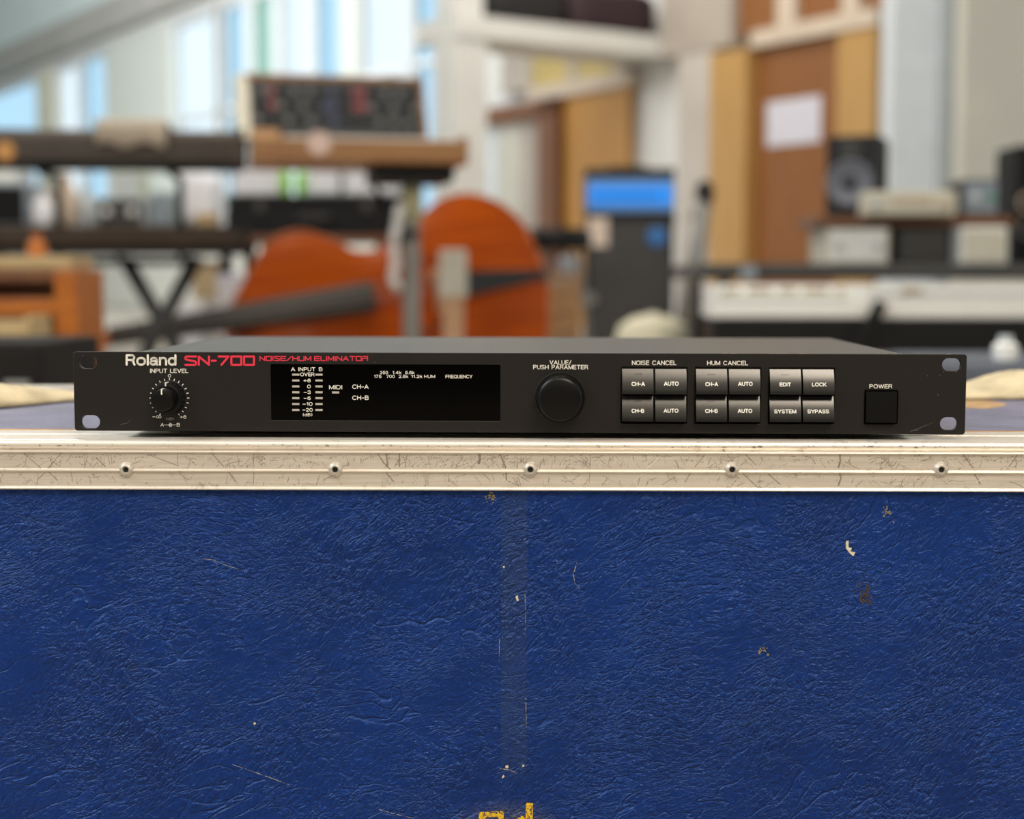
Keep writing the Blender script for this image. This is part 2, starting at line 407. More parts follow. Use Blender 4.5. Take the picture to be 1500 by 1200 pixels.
ku, Wu, Hu = keyboard('synthesizer', 'long grey-brown keyboard, lid closed, on the upper tier of the stand', -70, 340, 189, 237, DK, .32, M_kbrown, M_kbrown, False)
lathe('sticker', [(0, .004), (.03, .004), (.032, 0)], mat('sticker_orange', (.62, .30, .08), .5), ku, (wx(12) - ku.location.x, -.001, .028), 24, 'Y')
kl, Wl, Hl = keyboard('stage_piano', 'dark brown and black keyboard on the lower tier of the stand', -70, 345, 336, 366, DK, .34, M_kb2, M_blk, False)
# cream cloth over the upper keyboard
M_cloth = mat('cloth_taupe', (.47, .40, .32), .9, var=.15, bump=.4)
a = at(132, 213, DK - .02); b = at(232, 178, DK - .02)
bm = bmesh.new(); prof = [(0, 0), (.004, .0), (.006, b.z - a.z - .01), (.02, b.z - a.z), (.26, b.z - a.z - .004), (.26, b.z - a.z + .006), (.016, b.z - a.z + .010), (-.002, b.z - a.z - .004)]
N = 16; rows = []
for i in range(N + 1):
    x = (b.x - a.x) * i / N; wv = .004 * math.sin(i * 1.3)
    rows.append([bm.verts.new((x, p[0] - .008 - abs(wv), p[1] + (.008 * math.sin(i * .7) if j < 2 else 0))) for j, p in enumerate(prof)])
for A, B in zip(rows, rows[1:]):
    for j in range(len(prof)): bm.faces.new((A[j], A[(j + 1) % len(prof)], B[(j + 1) % len(prof)], B[j]))
bm.faces.new(rows[0]); bm.faces.new(rows[-1])
o = bm_obj('folded_cloth', bm, M_cloth, None, True); o.location = a
setp(o, 'taupe cloth folded over the front of the upper keyboard', 'cloth')

# --- wooden synthesizer with tilted panel on a post stand
a = at(365, 240, DK); b = at(676, 194, DK); Wm = b.x - a.x; Hm = b.z - a.z
em = empty('wooden_synthesizer', a, label='walnut cased synthesizer with a raised panel of knobs', cat='synthesizer')
M_panel = mat('panel_charcoal', (.075, .077, .082), .45, var=.15)
D_ = .42
prism('case_base', [(0, 0), (D_, 0), (D_, Hm), (.2, Hm), (.18, Hm * .7), (.0, Hm * .62)], M_walnut, em, Wm, 'X')
box('front_rail', (Wm / 2, -.006, Hm * .38), (Wm, .018, Hm * .72), M_walnut, em, .006)
for xx, mm in ((.04, M_wal2), (Wm - .012, M_walnut)):
    box('end_block', (xx, D_ * .30, Hm * .5), (.085 if xx < .1 else .024, D_ * .64, Hm * (1.04 if xx < .1 else .8)), mm, em, .006)
lathe('name_badge', [(0, .005), (.036, .005), (.038, 0)], mat('badge_pink', (.72, .52, .45), .5), em, (wx(460) - a.x, -.016, Hm * .58), 24, 'Y')
kw = (Wm - .13) / 24; me = None
for i in range(24):
    if me is None: k = box('key', (0, 0, 0), (kw * .94, .15, .014), M_keyw, em, .002); me = k.data
    else: k = bpy.data.objects.new('key', me); COL.objects.link(k); k.parent = em
    k.location = (.1 + kw * (i + .5), .085, Hm * .66 + .010)
zp0, zp1 = Hm, at(500, 116, DK + .2).z - a.z
xl, xr = wx(384, DK + .2) - a.x, wx(632, DK + .2) - a.x
ptilt = .10
prism('panel_housing', [(.20, zp0), (.34, zp0), (.34, zp1 * .98), (.20 + ptilt, zp1)], M_walnut, em, xr - xl, 'X', (xl, 0, 0))
nrm = math.atan2(ptilt, zp1 - zp0)
cp = box('control_panel', ((xl + xr) / 2, .20 + ptilt / 2 - .006, (zp0 + zp1) / 2 - .004), (xr - xl - .01, .010, math.hypot(ptilt, zp1 - zp0) * .93), M_panel, em, .002, rot=(-nrm, 0, 0))
box('panel_top', ((xl + xr) / 2, .20 + ptilt + .03, zp1 + .006), (xr - xl + .02, .11, .018), M_walnut, em, .004)
prism('panel_cheek', [(.18, zp0 - .01), (.36, zp0 - .01), (.36, zp1 + .01), (.19 + ptilt, zp1 + .012)], M_cream, em, .045, 'X', (xl - .045, 0, 0))
prism('panel_cheek', [(.18, zp0 - .01), (.36, zp0 - .01), (.36, zp1 + .01), (.19 + ptilt, zp1 + .012)], M_walnut, em, .012, 'X', (xr, 0, 0))
kd = [(0, .022), (.009, .022), (.011, .018), (.012, 0)]
caps = {'g': M_grycap, 'r': M_red, 'b': M_bluecap, 'k': M_blk}
rows_ = ['kgrkkgkgkkbkkrrkkgkgkk', 'kkrgkkgkkbbkkrrgkkgkkg', 'gkkkgkkgkkbkkkkkgkgkgk']
mesh_k = {}
for j, row in enumerate(rows_):
    for i, c in enumerate(row):
        t = (j + .5) / 3 - .5
        p = ((i + .7) / (len(row) + .4) * (xr - xl - .01) - (xr - xl - .01) / 2, -.005, -t * (zp1 - zp0) * .85)
        if c not in mesh_k:
            o = lathe('knob', kd, caps[c], cp, p, 12, 'Y'); mesh_k[c] = o.data
        else:
            o = bpy.data.objects.new('knob', mesh_k[c]); COL.objects.link(o); o.parent = cp; o.location = p
M_olive = mat('olive_tape', (.32, .29, .16), .6, var=.2)
xp = at(606, 409, DK + .1)
ep = empty('post_stand', (xp.x, xp.y + .06, 0), label='grey steel post stand carrying the walnut synthesizer', cat='stand')
zt_ = a.z - .001
box('post', (0, 0, (zt_ - .03) / 2), (.055, .055, zt_ - .03), M_chrome, ep, .006)
box('collar', (0, -.002, zt_ - .12), (.066, .066, .11), M_olive, ep, .004)
box('clamp', (-.02, -.002, zt_ - .22), (.075, .075, .03), M_blk2, ep, .004)
tx = wx(500) - xp.x
box('top_plate', (.02 - .02, .04, zt_ - .026), (.26, .30, .050), M_blk, ep, .006)
for sx in (-1, 1): box('foot', (sx * .17, 0, .015), (.34, .05, .03), M_blk, ep, .005)
box('foot', (0, .0, .018), (.05, .6, .03), M_blk, ep, .005)
tube('brace', (-.005, .02, zt_ - .30), (-.11, .10, zt_ - .05), .010, M_blk, ep)
M_highlight = mat('highlight_white', (.75, .72, .70), .5)  # white strip added in place of the highlight beside the post
bm = bmesh.new(); pts = [at(586, 300, DK + .1), at(580, 325, DK + .08), at(574, 360, DK + .08), at(578, 385, DK + .08), at(572, 405, DK + .08), at(584, 425, DK + .1)]
for p, q in zip(pts, pts[1:]): btube(bm, p - pts[0], q - pts[0], .016, .016, 10)
o = bm_obj('post_highlight', bm, M_highlight, ep, True); o.location = pts[0] - ep.location

# the keyboards on the left stand turn their right ends away a little
def turn(objs, pivot, ang):
    R_ = Matrix.Rotation(ang, 3, 'Z')
    for o_ in objs:
        o_.location = Vector(pivot) + R_ @ (Vector(o_.location) - Vector(pivot)); o_.rotation_euler.z += ang
turn([es, ku, kl, bpy.data.objects['folded_cloth']], S0, math.radians(9))
turn([em, ep], Vector((xp.x, xp.y, 0)), math.radians(13))

# --- double bass lying on its side
def interp(pts, t):
    for (t0, v0), (t1, v1) in zip(pts, pts[1:]):
        if t <= t1:
            u = (t - t0) / (t1 - t0); i = pts.index((t0, v0))
            pm = pts[max(0, i - 1)]; pn = pts[min(len(pts) - 1, i + 2)]
            m0 = (v1 - pm[1]) / max(1e-6, (t1 - pm[0])); m1 = (pn[1] - v0) / max(1e-6, (pn[0] - t0)); h = t1 - t0
            return (2 * u ** 3 - 3 * u * u + 1) * v0 + (u ** 3 - 2 * u * u + u) * h * m0 + (-2 * u ** 3 + 3 * u * u) * v1 + (u ** 3 - u * u) * h * m1
    return pts[-1][1]
WB = [(0, .06), (.03, .20), (.08, .285), (.15, .338), (.22, .355), (.30, .335), (.37, .285), (.41, .268), (.44, .262), (.465, .222), (.53, .188), (.60, .20), (.63, .232), (.66, .252), (.72, .285), (.78, .292), (.84, .268), (.90, .20), (.95, .125), (1.0, .05)]
LB = 1.27
def varnish():
    m = bpy.data.materials.new('bass_varnish'); m.use_nodes = True; nt = m.node_tree; b = nt.nodes['Principled BSDF']; L = nt.links.new
    tc = nd(nt, 'ShaderNodeTexCoord'); mp = nd(nt, 'ShaderNodeMapping'); mp.inputs['Scale'].default_value = (2, 55, 30)
    nz = nd(nt, 'ShaderNodeTexNoise'); nz.inputs['Scale'].default_value = 1; nz.inputs['Detail'].default_value = 5
    rp = nd(nt, 'ShaderNodeValToRGB'); rp.color_ramp.elements[0].color = (.27, .034, .0004, 1); rp.color_ramp.elements[1].color = (.50, .088, .0005, 1)
    rp.color_ramp.elements[0].position = .3; rp.color_ramp.elements[1].position = .7
    L(tc.outputs['Object'], mp.inputs[0]); L(mp.outputs[0], nz.inputs['Vector']); L(nz.outputs['Fac'], rp.inputs[0]); L(rp.outputs[0], b.inputs['Base Color'])
    b.inputs['Roughness'].default_value = .42; b.inputs['Specular IOR Level'].default_value = .12; b.inputs['Coat Weight'].default_value = .08; b.inputs['Coat Roughness'].default_value = .2
    return m
M_var = varnish()
M_ebony = mat('ebony_grey', (.048, .040, .034), .6, var=.15, spec=.2)
M_ebony2 = mat('ebony_black', (.012, .011, .011), .35, var=.2)
M_maple = mat('bridge_maple', (.62, .42, .26), .5, var=.1)
P22 = at(703, 422, 6.0)
ax = Vector((-.92, -.36, -.13)).normalized()
fn = Vector((-.38, -.90, .10)); fn = (fn - ax * fn.dot(ax)).normalized()
sd = fn.cross(ax); sd = sd if sd.z > 0 else -sd
RB = Matrix((ax, sd, fn)).transposed()          # columns: length, side, front
if RB.determinant() < 0: RB = Matrix((ax, -sd, fn)).transposed()
eb = empty('double_bass', P22 - ax * (.22 * LB), label='orange varnished double bass lying on its side on the floor', cat='double bass', rot=RB.to_euler())
NS = 60
ts = [0.0] + [((i + .5) / NS) for i in range(NS)] + [1.0]
bm = bmesh.new()
def plate(z0, arch, sgn):
    g = []
    for t in ts:
        wd = interp(WB, t); row = []
        for j in range(-8, 9):
            u = j / 8; edge = min(1, math.sin(math.pi * min(max(t, .001), .999)) * 1.6)
            row.append(bm.verts.new((t * LB, u * wd * 1.11, z0 + sgn * (arch * (1 - u * u) ** .8 * edge))))
        g.append(row)
    for A, B in zip(g, g[1:]):
        for j in range(16): bm.faces.new((A[j], A[j + 1], B[j + 1], B[j]))
    return g
g1 = plate(.0, .045, 1); 
bm_obj('top_plate', bm, M_var, eb, True)
bm = bmesh.new(); plate(-.20, .02, -1); bm_obj('back_plate', bm, M_var, eb, True)
bm = bmesh.new()
pr = [(t * LB, interp(WB, t) * 1.11 - .008) for t in ts]; loop = pr + [(x, -y) for x, y in reversed(pr)]
va = [bm.verts.new((x, y, 0)) for x, y in loop]; vb = [bm.verts.new((x, y, -.20)) for x, y in loop]
for k in range(len(loop)): k2 = (k + 1) % len(loop); bm.faces.new((va[k], va[k2], vb[k2], vb[k]))
bm_obj('ribs', bm, M_var, eb, True)
bm = bmesh.new()
for k in range(len(loop)):
    k2 = (k + 1) % len(loop); btube(bm, (*loop[k], .002), (*loop[k2], .002), .007, .007, 6)
bm_obj('purfled_edge', bm, mat('bass_edge', (.50, .13, .03), .35), eb, True)
# f-holes, tailpiece, bridge, fingerboard, strings, neck and scroll
for sg in (-1, 1):
    bm = bmesh.new(); pts = []
    for i in range(13):
        u = i / 12 * 2 - 1
        pts.append(Vector((.52 * LB * 0 + .47 + u * .11, sg * (.12 + .03 * math.sin(u * 2.4)), .040 + .002)))
    for p, q in zip(pts, pts[1:]): btube(bm, p, q, .006, .006, 6)
    o = bm_obj('sound_hole', bm, M_ebony2, eb, True); o.scale.z = .9
bm = bmesh.new(); v0 = [(-.01, -.02), (.34, -.05), (.36, 0), (.34, .05), (-.01, .02)]
A_ = [bm.verts.new((x, y, .05 + .10 * x)) for x, y in v0]; B_ = [bm.verts.new((x, y, .065 + .12 * x)) for x, y in v0]
bm.faces.new(A_); bm.faces.new(B_)
for k in range(5): bm.faces.new((A_[k], A_[(k + 1) % 5], B_[(k + 1) % 5], B_[k]))
o = bm_obj('tailpiece', bm, M_ebony2, eb); o.location = (.03, 0, .02)
o = prism('bridge', [(-.085, 0), (-.05, 0), (-.03, .03), (.03, .03), (.05, 0), (.085, 0), (.075, .06), (.045, .13), (0, .145), (-.045, .13), (-.075, .06)], M_maple, eb, .018, 'X', (.47, 0, .042))
bm = bmesh.new(); x0, x1 = .74, 1.72
for (xa, xb) in ((x0, x1),):
    A_ = []; B_ = []
    for j in range(9):
        th = (j / 8 - .5) * 2
        A_.append(bm.verts.new((xa, th * .062, .135 - .02 * th * th))); B_.append(bm.verts.new((xb, th * .036, .075 - .010 * th * th)))
    for j in range(8): bm.faces.new((A_[j], A_[j + 1], B_[j + 1], B_[j]))
    A2 = [bm.verts.new((xa, -.046, .085)), bm.verts.new((xa, .046, .085))]; B2 = [bm.verts.new((xb, -.026, .045)), bm.verts.new((xb, .026, .045))]
    bm.faces.new((A_[0], B_[0], B2[0], A2[0])); bm.faces.new((A_[8], A2[1], B2[1], B_[8])); bm.faces.new((A2[0], B2[0], B2[1], A2[1]))
    bm.faces.new((*A_, A2[1], A2[0])); bm.faces.new((*B_, B2[1], B2[0]))
bm_obj('fingerboard', bm, M_ebony, eb)
bm = bmesh.new(); btube(bm, (1.08, 0, -.01), (1.72, 0, .035), .036, .024, 16); bm_obj('neck', bm, M_var, eb, True)
hd = box('peg_box', (1.82, 0, .022), (.22, .05, .05), M_var, eb, .012)
lathe('scroll', [(0, .035), (.03, .034), (.045, .025), (.045, -.025), (.03, -.034), (0, -.035)], M_var, eb, (1.95, 0, 0), 20, 'Y')
for i in range(4): tube('tuning_peg', (1.75 + i * .045, -.07 if i % 2 else .07, .02), (1.75 + i * .045, 0, .02), .006, M_chrome, eb, n=8)
for i in range(4):
    y = (i - 1.5) * .02
    tube('string', (.36, y, .13), (.479, y * 1.3, .19), .0018, M_chrome, eb, n=6); tube('string', (.479, y * 1.3, .19), (1.72, y * .6, .068), .0018, M_chrome, eb, n=6)
tube('end_pin', (0, 0, -.1), (-.16, 0, -.1), .007, M_chrome, eb)

# pale wooden board with white wrapped top in front of the bass
p = at(664, 366, 5.45)
ew = empty('wooden_prop', (p.x, p.y, 0), label='pale wooden upright with a white wrapped top before the bass', cat='prop')
pm = mat('prop_wood', (.66, .40, .24), .6, var=.12)
zw = at(664, 436, 5.45).z
box('upright', (0, 0, (zw + .01) / 2 + .012), (.075, .03, zw + .03 - .02), pm, ew, .004)
box('wrapping', (0, 0, (p.z + zw) / 2), (.098, .05, p.z - zw), mat('wrap_white', (.66, .64, .56), .85, var=.1, bump=.5), ew, .012, seg=3)
box('base', (0, 0, .012), (.3, .24, .024), pm, ew, .004)

# black flight case on trestles behind the bass
a = at(330, 345, 6.6); b = at(590, 285, 6.6)
ec = empty('keyboard_case', (a.x, a.y, a.z), label='black keyboard case lying on the trestle table behind the bass', cat='case')
Wc, Hc = b.x - a.x, b.z - a.z
box('body', (Wc / 2, .2, Hc * .36), (Wc, .4, Hc * .70), M_blk, ec, .012)
box('lid', (Wc / 2, .2, Hc * .86), (Wc, .4, Hc * .27), M_blk, ec, .012)
for xx in (.2, .8): box('latch', (Wc * xx, -.006, Hc * .72), (.04, .014, .05), M_dgrey, ec, .003)
box('handle', (Wc / 2, -.015, Hc * .45), (.14, .02, .02), M_dgrey, ec, .006)
et = empty('trestle_table', (a.x + Wc / 2, a.y + .2, 0), label='low black trestle table under the keyboard case', cat='table')
box('top', (0, 0, a.z - .016), (Wc + .1, .5, .03), M_dkwood, et, .004)
for sx in (-1, 1):
    for sy in (-1, 1): tube('leg', (sx * Wc * .36 + sy * .1, sy * .16, .0), (sx * Wc * .36, sy * .12, a.z - .03), .016, M_blk, et)

# --- table of clutter behind the keyboards
a = at(-30, 338, 6.95); b = at(345, 330, 6.95)
ct = empty('work_table', ((a.x + b.x) / 2, a.y + .35, 0), label='long brown table behind the stacked keyboards', cat='table')
TZ = b.z
box('top', (0, 0, TZ - .02), (b.x - a.x, .7, .0399), M_kb2, ct, .004)
for sx in (-1, 1):
    for sy in (-1, 1): box('leg', (sx * ((b.x - a.x) / 2 - .06), sy * .28, (TZ - .04) / 2), (.05, .05, TZ - .04), M_blk, ct)
def gear(name, label, cat, x0, x1, y0, d, depth, mbody, mface, z0=TZ, extras=(), group=None):
    """a boxy device standing at height z0: body, feet-less, inset front face and fittings"""
    a = at(x0, 409, d); b = at(x1, y0, d); Wg = b.x - a.x; Hg = b.z - z0
    e = empty(name, ((a.x + b.x) / 2, a.y + depth / 2, z0), label=label, cat=cat, group=group)
    box('body', (0, 0, Hg / 2), (Wg, depth, Hg), mbody, e, min(.012, Hg * .1))
    box('front_face', (0, -depth / 2 - .003, Hg / 2), (Wg * .88, .008, Hg * .84), mface, e, .003)
    for kind, fx, fz, sz, m in extras:
        if kind == 'knob': lathe('knob', [(0, .02), (sz * .8, .02), (sz, .015), (sz, 0)], m, e, (fx * Wg / 2, -depth / 2 - .006, Hg * fz), 16, 'Y')
        elif kind == 'cone': lathe('speaker_cone', [(0, -.01), (sz * .35, -.004), (sz * .4, -.012), (sz * .85, .006), (sz * .9, .012), (sz, .012), (sz * 1.04, 0)], m, e, (fx * Wg / 2, -depth / 2 - .006, Hg * fz), 28, 'Y')
        elif kind == 'strip': box('strip', (fx * Wg / 2, -depth / 2 - .008, Hg * fz), (sz, .008, .02), m, e)
        elif kind == 'handle': box('handle', (fx * Wg / 2, 0, Hg + .012), (sz, .03, .024), m, e, .008)
    return e, Wg, Hg
M_gblue = mat('grey_blue', (.26, .30, .35), .6, var=.1); M_lgrey = mat('light_grey', (.52, .56, .58), .6, var=.08)
M_beige = mat('beige_plastic', (.58, .46, .35), .6, var=.1); M_teal = mat('teal_grey', (.36, .46, .46), .6, var=.1)
M_lcloth = mat('cloth_white', (.80, .80, .84), .85, var=.08, bump=.4)
gear('monitor', 'grey blue cased monitor with a black screen at the frame edge', 'monitor', -40, 40, 268, 7.1, .3, M_gblue, M_blk)
gear('carton', 'small pale box standing on top of the grey blue monitor', 'box', -30, 28, 238, 7.2, .2, M_lgrey, M_white, z0=at(0, 268, 7.1).z + .001)
def jar(name, label, cat, px, y0, d, r, m, z0=TZ, capm=None):
    p = at(px, y0, d); h = p.z - z0
    e = empty(name, (p.x, p.y, z0), label=label, cat=cat)
    lathe('body', [(0, 0), (r * .8, 0), (r, h * .1), (r, h * .6), (r * .55, h * .82), (r * .45, h * .92), (0, h * .92)], m, e)
    lathe('cap', [(0, h), (r * .5, h), (r * .52, h * .9), (0, h * .9)], capm or m, e)
jar('jug', 'tall beige jug among the clutter behind the keyboards', 'jug', 92, 254, 7.15, .07, M_beige)
jar('bottle', 'pale bottle standing before the beige jug', 'bottle', 62, 282, 7.0, .045, M_lcloth)
jar('bottle', 'blue grey squat bottle beside the beige jug', 'bottle', 128, 275, 7.3, .04, M_lgrey)
gear('tape_deck', 'light grey deck with a dark front on the cluttered table', 'deck', 142, 212, 288, 7.2, .28, M_lgrey, M_dgrey, extras=[('knob', -.5, .5, .02, M_white), ('knob', .5, .5, .02, M_white)])
gear('carton', 'pale green grey carton stacked on the light grey deck', 'box', 168, 206, 252, 7.25, .16, mat('carton_green', (.55, .60, .46), .7), M_lgrey, z0=at(0, 288, 7.2).z + .001)
gear('carton', 'teal grey carton between the deck and the white bag', 'box', 222, 250, 280, 7.25, .15, M_teal, M_gblue)
lump('plastic_bag', (at(292, 290, 7.2).x, at(292, 290, 7.2).y, TZ + .131), (.20, .2, .26), M_lcloth, 'white plastic bag on the cluttered table', 'bag', 0, 9)
gear('carton', 'small tan carton in front of the white plastic bag', 'box', 288, 316, 312, 6.99, .06, mat('carton_tan', (.62, .46, .26), .8), M_tan)
# white blocks standing in for bright window strips under the walnut synthesizer, with a green bottle
zc_ = at(0, 285, 6.6).z + .002
gear('window_light_block', 'white block standing in for window light, far left on the black case', 'box', 344, 412, 246, 6.75, .2, M_white, M_lcloth, z0=zc_)
gear('window_light_block', 'grey white block standing in for window light, middle of the black case', 'box', 452, 498, 244, 6.75, .2, M_lgrey, M_lcloth, z0=zc_)
gear('window_light_block', 'white block standing in for window light, beside the post stand', 'box', 506, 578, 243, 6.75, .2, M_white, M_lcloth, z0=zc_)
M_green = mat('bottle_green', (.28, .62, .06), .3)
jar('bottle', 'bright green bottle on the black case beside the white box', 'bottle', 418, 242, 6.72, .026, M_green, z0=zc_)
jar('bottle', 'bright green bottle on the black case beside the grey box', 'bottle', 441, 243, 6.72, .026, M_green, z0=zc_)

# --- open wooden cabinet low at the left
DC = 3.3
a = at(-110, 409, DC); b = at(112, 395, DC); Wcab = b.x - a.x; Hcab = b.z
cb = empty('wooden_cabinet', ((a.x + b.x) / 2, a.y + .1, 0), label='open fronted orange wooden cabinet low beside the case', cat='cabinet')
tk = .05
box('side', (Wcab / 2 - tk / 2, 0, Hcab / 2), (tk, .2, Hcab), M_orange, cb, .003)
box('side', (-Wcab / 2 + tk / 2, 0, Hcab / 2), (tk, .2, Hcab), M_orange, cb, .003)
zr = at(70, 462, DC).z
box('rail', (0, -.085, zr + .018), (Wcab - 2 * tk, .03, .038), M_orange, cb, .003)
box('top', (0, .0, Hcab - .012), (Wcab - 2 * tk, .19, .024), M_dkwood, cb)
box('back', (0, .09, Hcab / 2), (Wcab - 2 * tk, .015, Hcab - .03), M_dkwood, cb)
box('floor_board', (0, 0, .03), (Wcab - 2 * tk, .18, .03), M_orange, cb)
box('shelf', (0, .005, .17), (Wcab - 2 * tk, .16, .02), M_dkwood, cb)
p = at(85, 480, DC + .1)
jar('jar', 'tan jar standing inside the wooden cabinet', 'jar', 76, 474, DC + .10, .035, M_tan, z0=.181)
p = at(45, 398, DC - .03)
tb = box('tan_board', (at(20, 398, DC).x, at(20, 398, DC).y + .10, Hcab + .016), (.24, .19, .028), M_tan, None, .003, rot=(0, 0, .05)); setp(tb, 'flat tan board lying on the wooden cabinet', 'board')
a2 = at(55, 390, DC + .1)
eo = empty('orange_bottle', (a2.x, a2.y, Hcab + .031), label='slim orange bottle standing on the tan board', cat='bottle')
hb = at(55, 350, DC + .1).z - Hcab - .03
lathe('body', [(0, 0), (.02, 0), (.022, .01), (.022, hb * .7), (.010, hb * .85), (.010, hb), (0, hb)], mat('bottle_orange', (.55, .17, .03), .4), eo)
lathe('cap', [(0, hb + .012), (.012, hb + .012), (.012, hb), (0, hb)], M_orange, eo)
a3 = at(-10, 500, DC - .25); hb = at(10, 458, DC - .25).z
eg = empty('tan_crate', (at(-12, 500, DC - .3).x, a3.y + .0, 0), label='tan slatted crate on the floor in front of the cabinet', cat='crate')
for i in range(4): box('slat', (0, -.06, .04 + i * (hb - .04) / 3.6), (.16, .012, (hb - .04) / 4.4), M_tan, eg, .002); box('slat', (0, .06, .04 + i * (hb - .04) / 3.6), (.16, .012, (hb - .04) / 4.4), M_tan, eg, .002)
for sx in (-1, 1): box('end_panel', (sx * .076, 0, hb / 2), (.012, .11, hb - .01), M_tan, eg, .002)
# clutter seen under the stand
gear('plastic_crate', 'white plastic crate on the floor beneath the stand', 'crate', 262, 296, 440, 7.0, .3, M_white, M_lcloth, z0=0)
gear('carton', 'brown carton with a tan face under the long table', 'box', 282, 318, 382, 7.9, .3, mat('carton_brown', (.28, .19, .12), .8), mat('carton_tan', (.6, .4, .2)), z0=0)
gear('plastic_crate', 'pale lilac crate on the floor by the bass neck', 'crate', 316, 362, 402, 6.3, .2, mat('lilac', (.66, .64, .74), .6), M_lcloth, z0=0)

# --- bass amplifier stack
DA = 8.0
a = at(858, 409, DA); b = at(988, 318, DA); zcab = b.z; Wa = b.x - a.x; xa = (a.x + b.x) / 2
ecab = empty('speaker_cabinet', (xa, a.y + .2, 0), label='tall black speaker cabinet under the blue fronted amplifier', cat='speaker cabinet')
box('body', (0, 0, zcab / 2), (Wa, .4, zcab), M_blk2, ecab, .015)
box('grille', (0, -.203, zcab * .5), (Wa * .9, .012, zcab * .92), M_dgrey, ecab, .004)
lathe('badge', [(0, .012), (.042, .012), (.05, .004), (.05, 0)], mat('badge_blue', (.03, .17, .48), .4), ecab, (at(962, 347, DA).x - xa, -.208, at(962, 347, DA).z), 24, 'Y')
lathe('jack_plate', [(0, .008), (.03, .008), (.036, 0)], M_chrome, ecab, (at(864, 438, DA).x - xa, -.208, at(864, 438, DA).z), 20, 'Y')
for sx in (-1, 1): box('corner_cap', (sx * (Wa / 2 - .012), -.19, zcab - .015), (.035, .035, .035), M_blk, ecab, .006)
eh = empty('amplifier_head', (xa, a.y + .2, zcab + .001), label='black amplifier head with a glowing blue front panel', cat='amplifier')
hh = at(900, 246, DA).z - zcab
box('body', (0, 0, hh / 2), (Wa * 1.02, .36, hh), M_blk2, eh, .012)
za, zb_ = at(900, 310, DA).z - zcab, at(900, 262, DA).z - zcab
box('bezel', (0, -.183, (za + zb_) / 2), (Wa * 1.0, .012, zb_ - za), mat('bezel_steelblue', (.16, .32, .62), .4), eh, .003)
zc1, zc2 = at(900, 301, DA).z - zcab, at(900, 272, DA).z - zcab
fpn = box('lit_panel', (-.01 * 0, -.190, (zc1 + zc2) / 2), (Wa * .92, .010, zc2 - zc1), mat('panel_blue_lit', (.01, .22, .85), .4, var=.03, emit=(0.0, .27, .85), estr=.5), eh, .002)
for i in range(8): lathe('knob', kd, M_bluecap, eh, (-Wa * .38 + i * Wa * .095, -.195, (zc1 + zc2) / 2), 12, 'Y')
box('handle', (0, 0, hh + .012), (.2, .03, .02), M_blk, eh, .008)
for sx in (-1, 1):
    for sy in (-1, 1): pass
p = at(876, 340, DA - .02)
tg = box('paper_tag', (p.x, a.y - .012, p.z), (.105, .004, .15), mat('tag_pink', (.74, .60, .50), .8, var=.05), None, .0015)
setp(tg, 'pinkish paper tag hanging on the front of the black speaker cabinet', 'tag')
# grey leaning stand beside the amp
p0, p1 = at(1003, 500, 7.0), at(1032, 285, 7.0)
p0b = p0 + (p0 - p1) * ((p0.z - .0) / (p1.z - p0.z)); p0b.z = .02
eS = empty('boom_stand', (p0b.x, p0b.y, 0), label='leaning grey stand with a black clamp beside the amplifier', cat='stand')
tube('pole', (0, 0, .02), p1 - Vector((p0b.x, p0b.y, 0)), .06, M_chrome, eS, .035, 16)
lathe('clamp', [(0, -.06), (.03, -.055), (.042, -.02), (.042, .03), (.025, .06), (0, .065)], M_blk2, eS, p1 - Vector((p0b.x, p0b.y, 0)), 16)
tube('arm', p1 - Vector((p0b.x, p0b.y, 0)), at(1012, 320, 7.0) - Vector((p0b.x, p0b.y, 0)), .012, M_chrome, eS)
for k in range(3):
    an = k * 2.1 + .5; tube('foot', (0, 0, .10), (math.cos(an) * .3, math.sin(an) * .3, .012), .014, M_blk, eS)
# cream pouffe
p = at(956, 460, 5.2)
lp = empty('pouffe', (p.x, p.y, 0), label='round cream pouffe on the floor before the speaker cabinet', cat='pouffe')
r = .14; h = p.z
lathe('cover', [(0, 0), (r * .9, 0), (r, h * .2), (r * .98, h * .6), (r * .82, h * .86), (r * .45, h * .97), (0, h)], mat('pouffe_cream', (.66, .62, .46), .85, var=.1, bump=.3), lp)
lathe('button', [(0, h + .006), (.02, h + .004), (.024, h - .004)], M_cream, lp, n=16)
# stool and crate right of bass
p = at(816, 335, 7.3)
eq = empty('stool', (p.x, p.y, 0), label='stool with a black padded seat beside the amplifier stack', cat='stool')
lathe('seat', [(0, p.z - .10), (.15, p.z - .10), (.165, p.z - .08), (.165, p.z - .03), (.14, p.z), (0, p.z + .006)], M_blk, eq)
for k in range(4):
    an = k * math.pi / 2 + .4; tube('leg', (math.cos(an) * .19, math.sin(an) * .19, 0), (math.cos(an) * .10, math.sin(an) * .10, p.z - .09), .014, M_chrome, eq)
a = at(782, 409, 6.6); b = at(850, 405, 6.6)
ek = empty('wooden_crate', ((a.x + b.x) / 2, a.y + .12, 0), label='brown planked wooden crate between the bass and amplifier', cat='crate')
Wk, Hk = b.x - a.x, b.z
M_crate = wood('crate_wood', (.42, .24, .11), (.30, .16, .07), .6, (4, 30, 30))
for i in range(5):
    zz = Hk * (i + .5) / 5
    for sy in (-1, 1): box('plank', (0, sy * .11, zz), (Wk, .014, Hk / 5 * .92), M_crate, ek, .002)
    for sx in (-1, 1): box('plank', (sx * (Wk / 2 - .007), 0, zz), (.014, .205, Hk / 5 * .92), M_crate, ek, .002)
box('lid', (0, 0, Hk + .007), (Wk + .01, .24, .014), M_crate, ek, .002)
gear('carton', 'small blue grey carton on the brown wooden crate', 'box', 818, 846, 376, 6.65, .1, mat('carton_blue', (.33, .42, .55), .7), M_gblue, z0=Hk + .015)

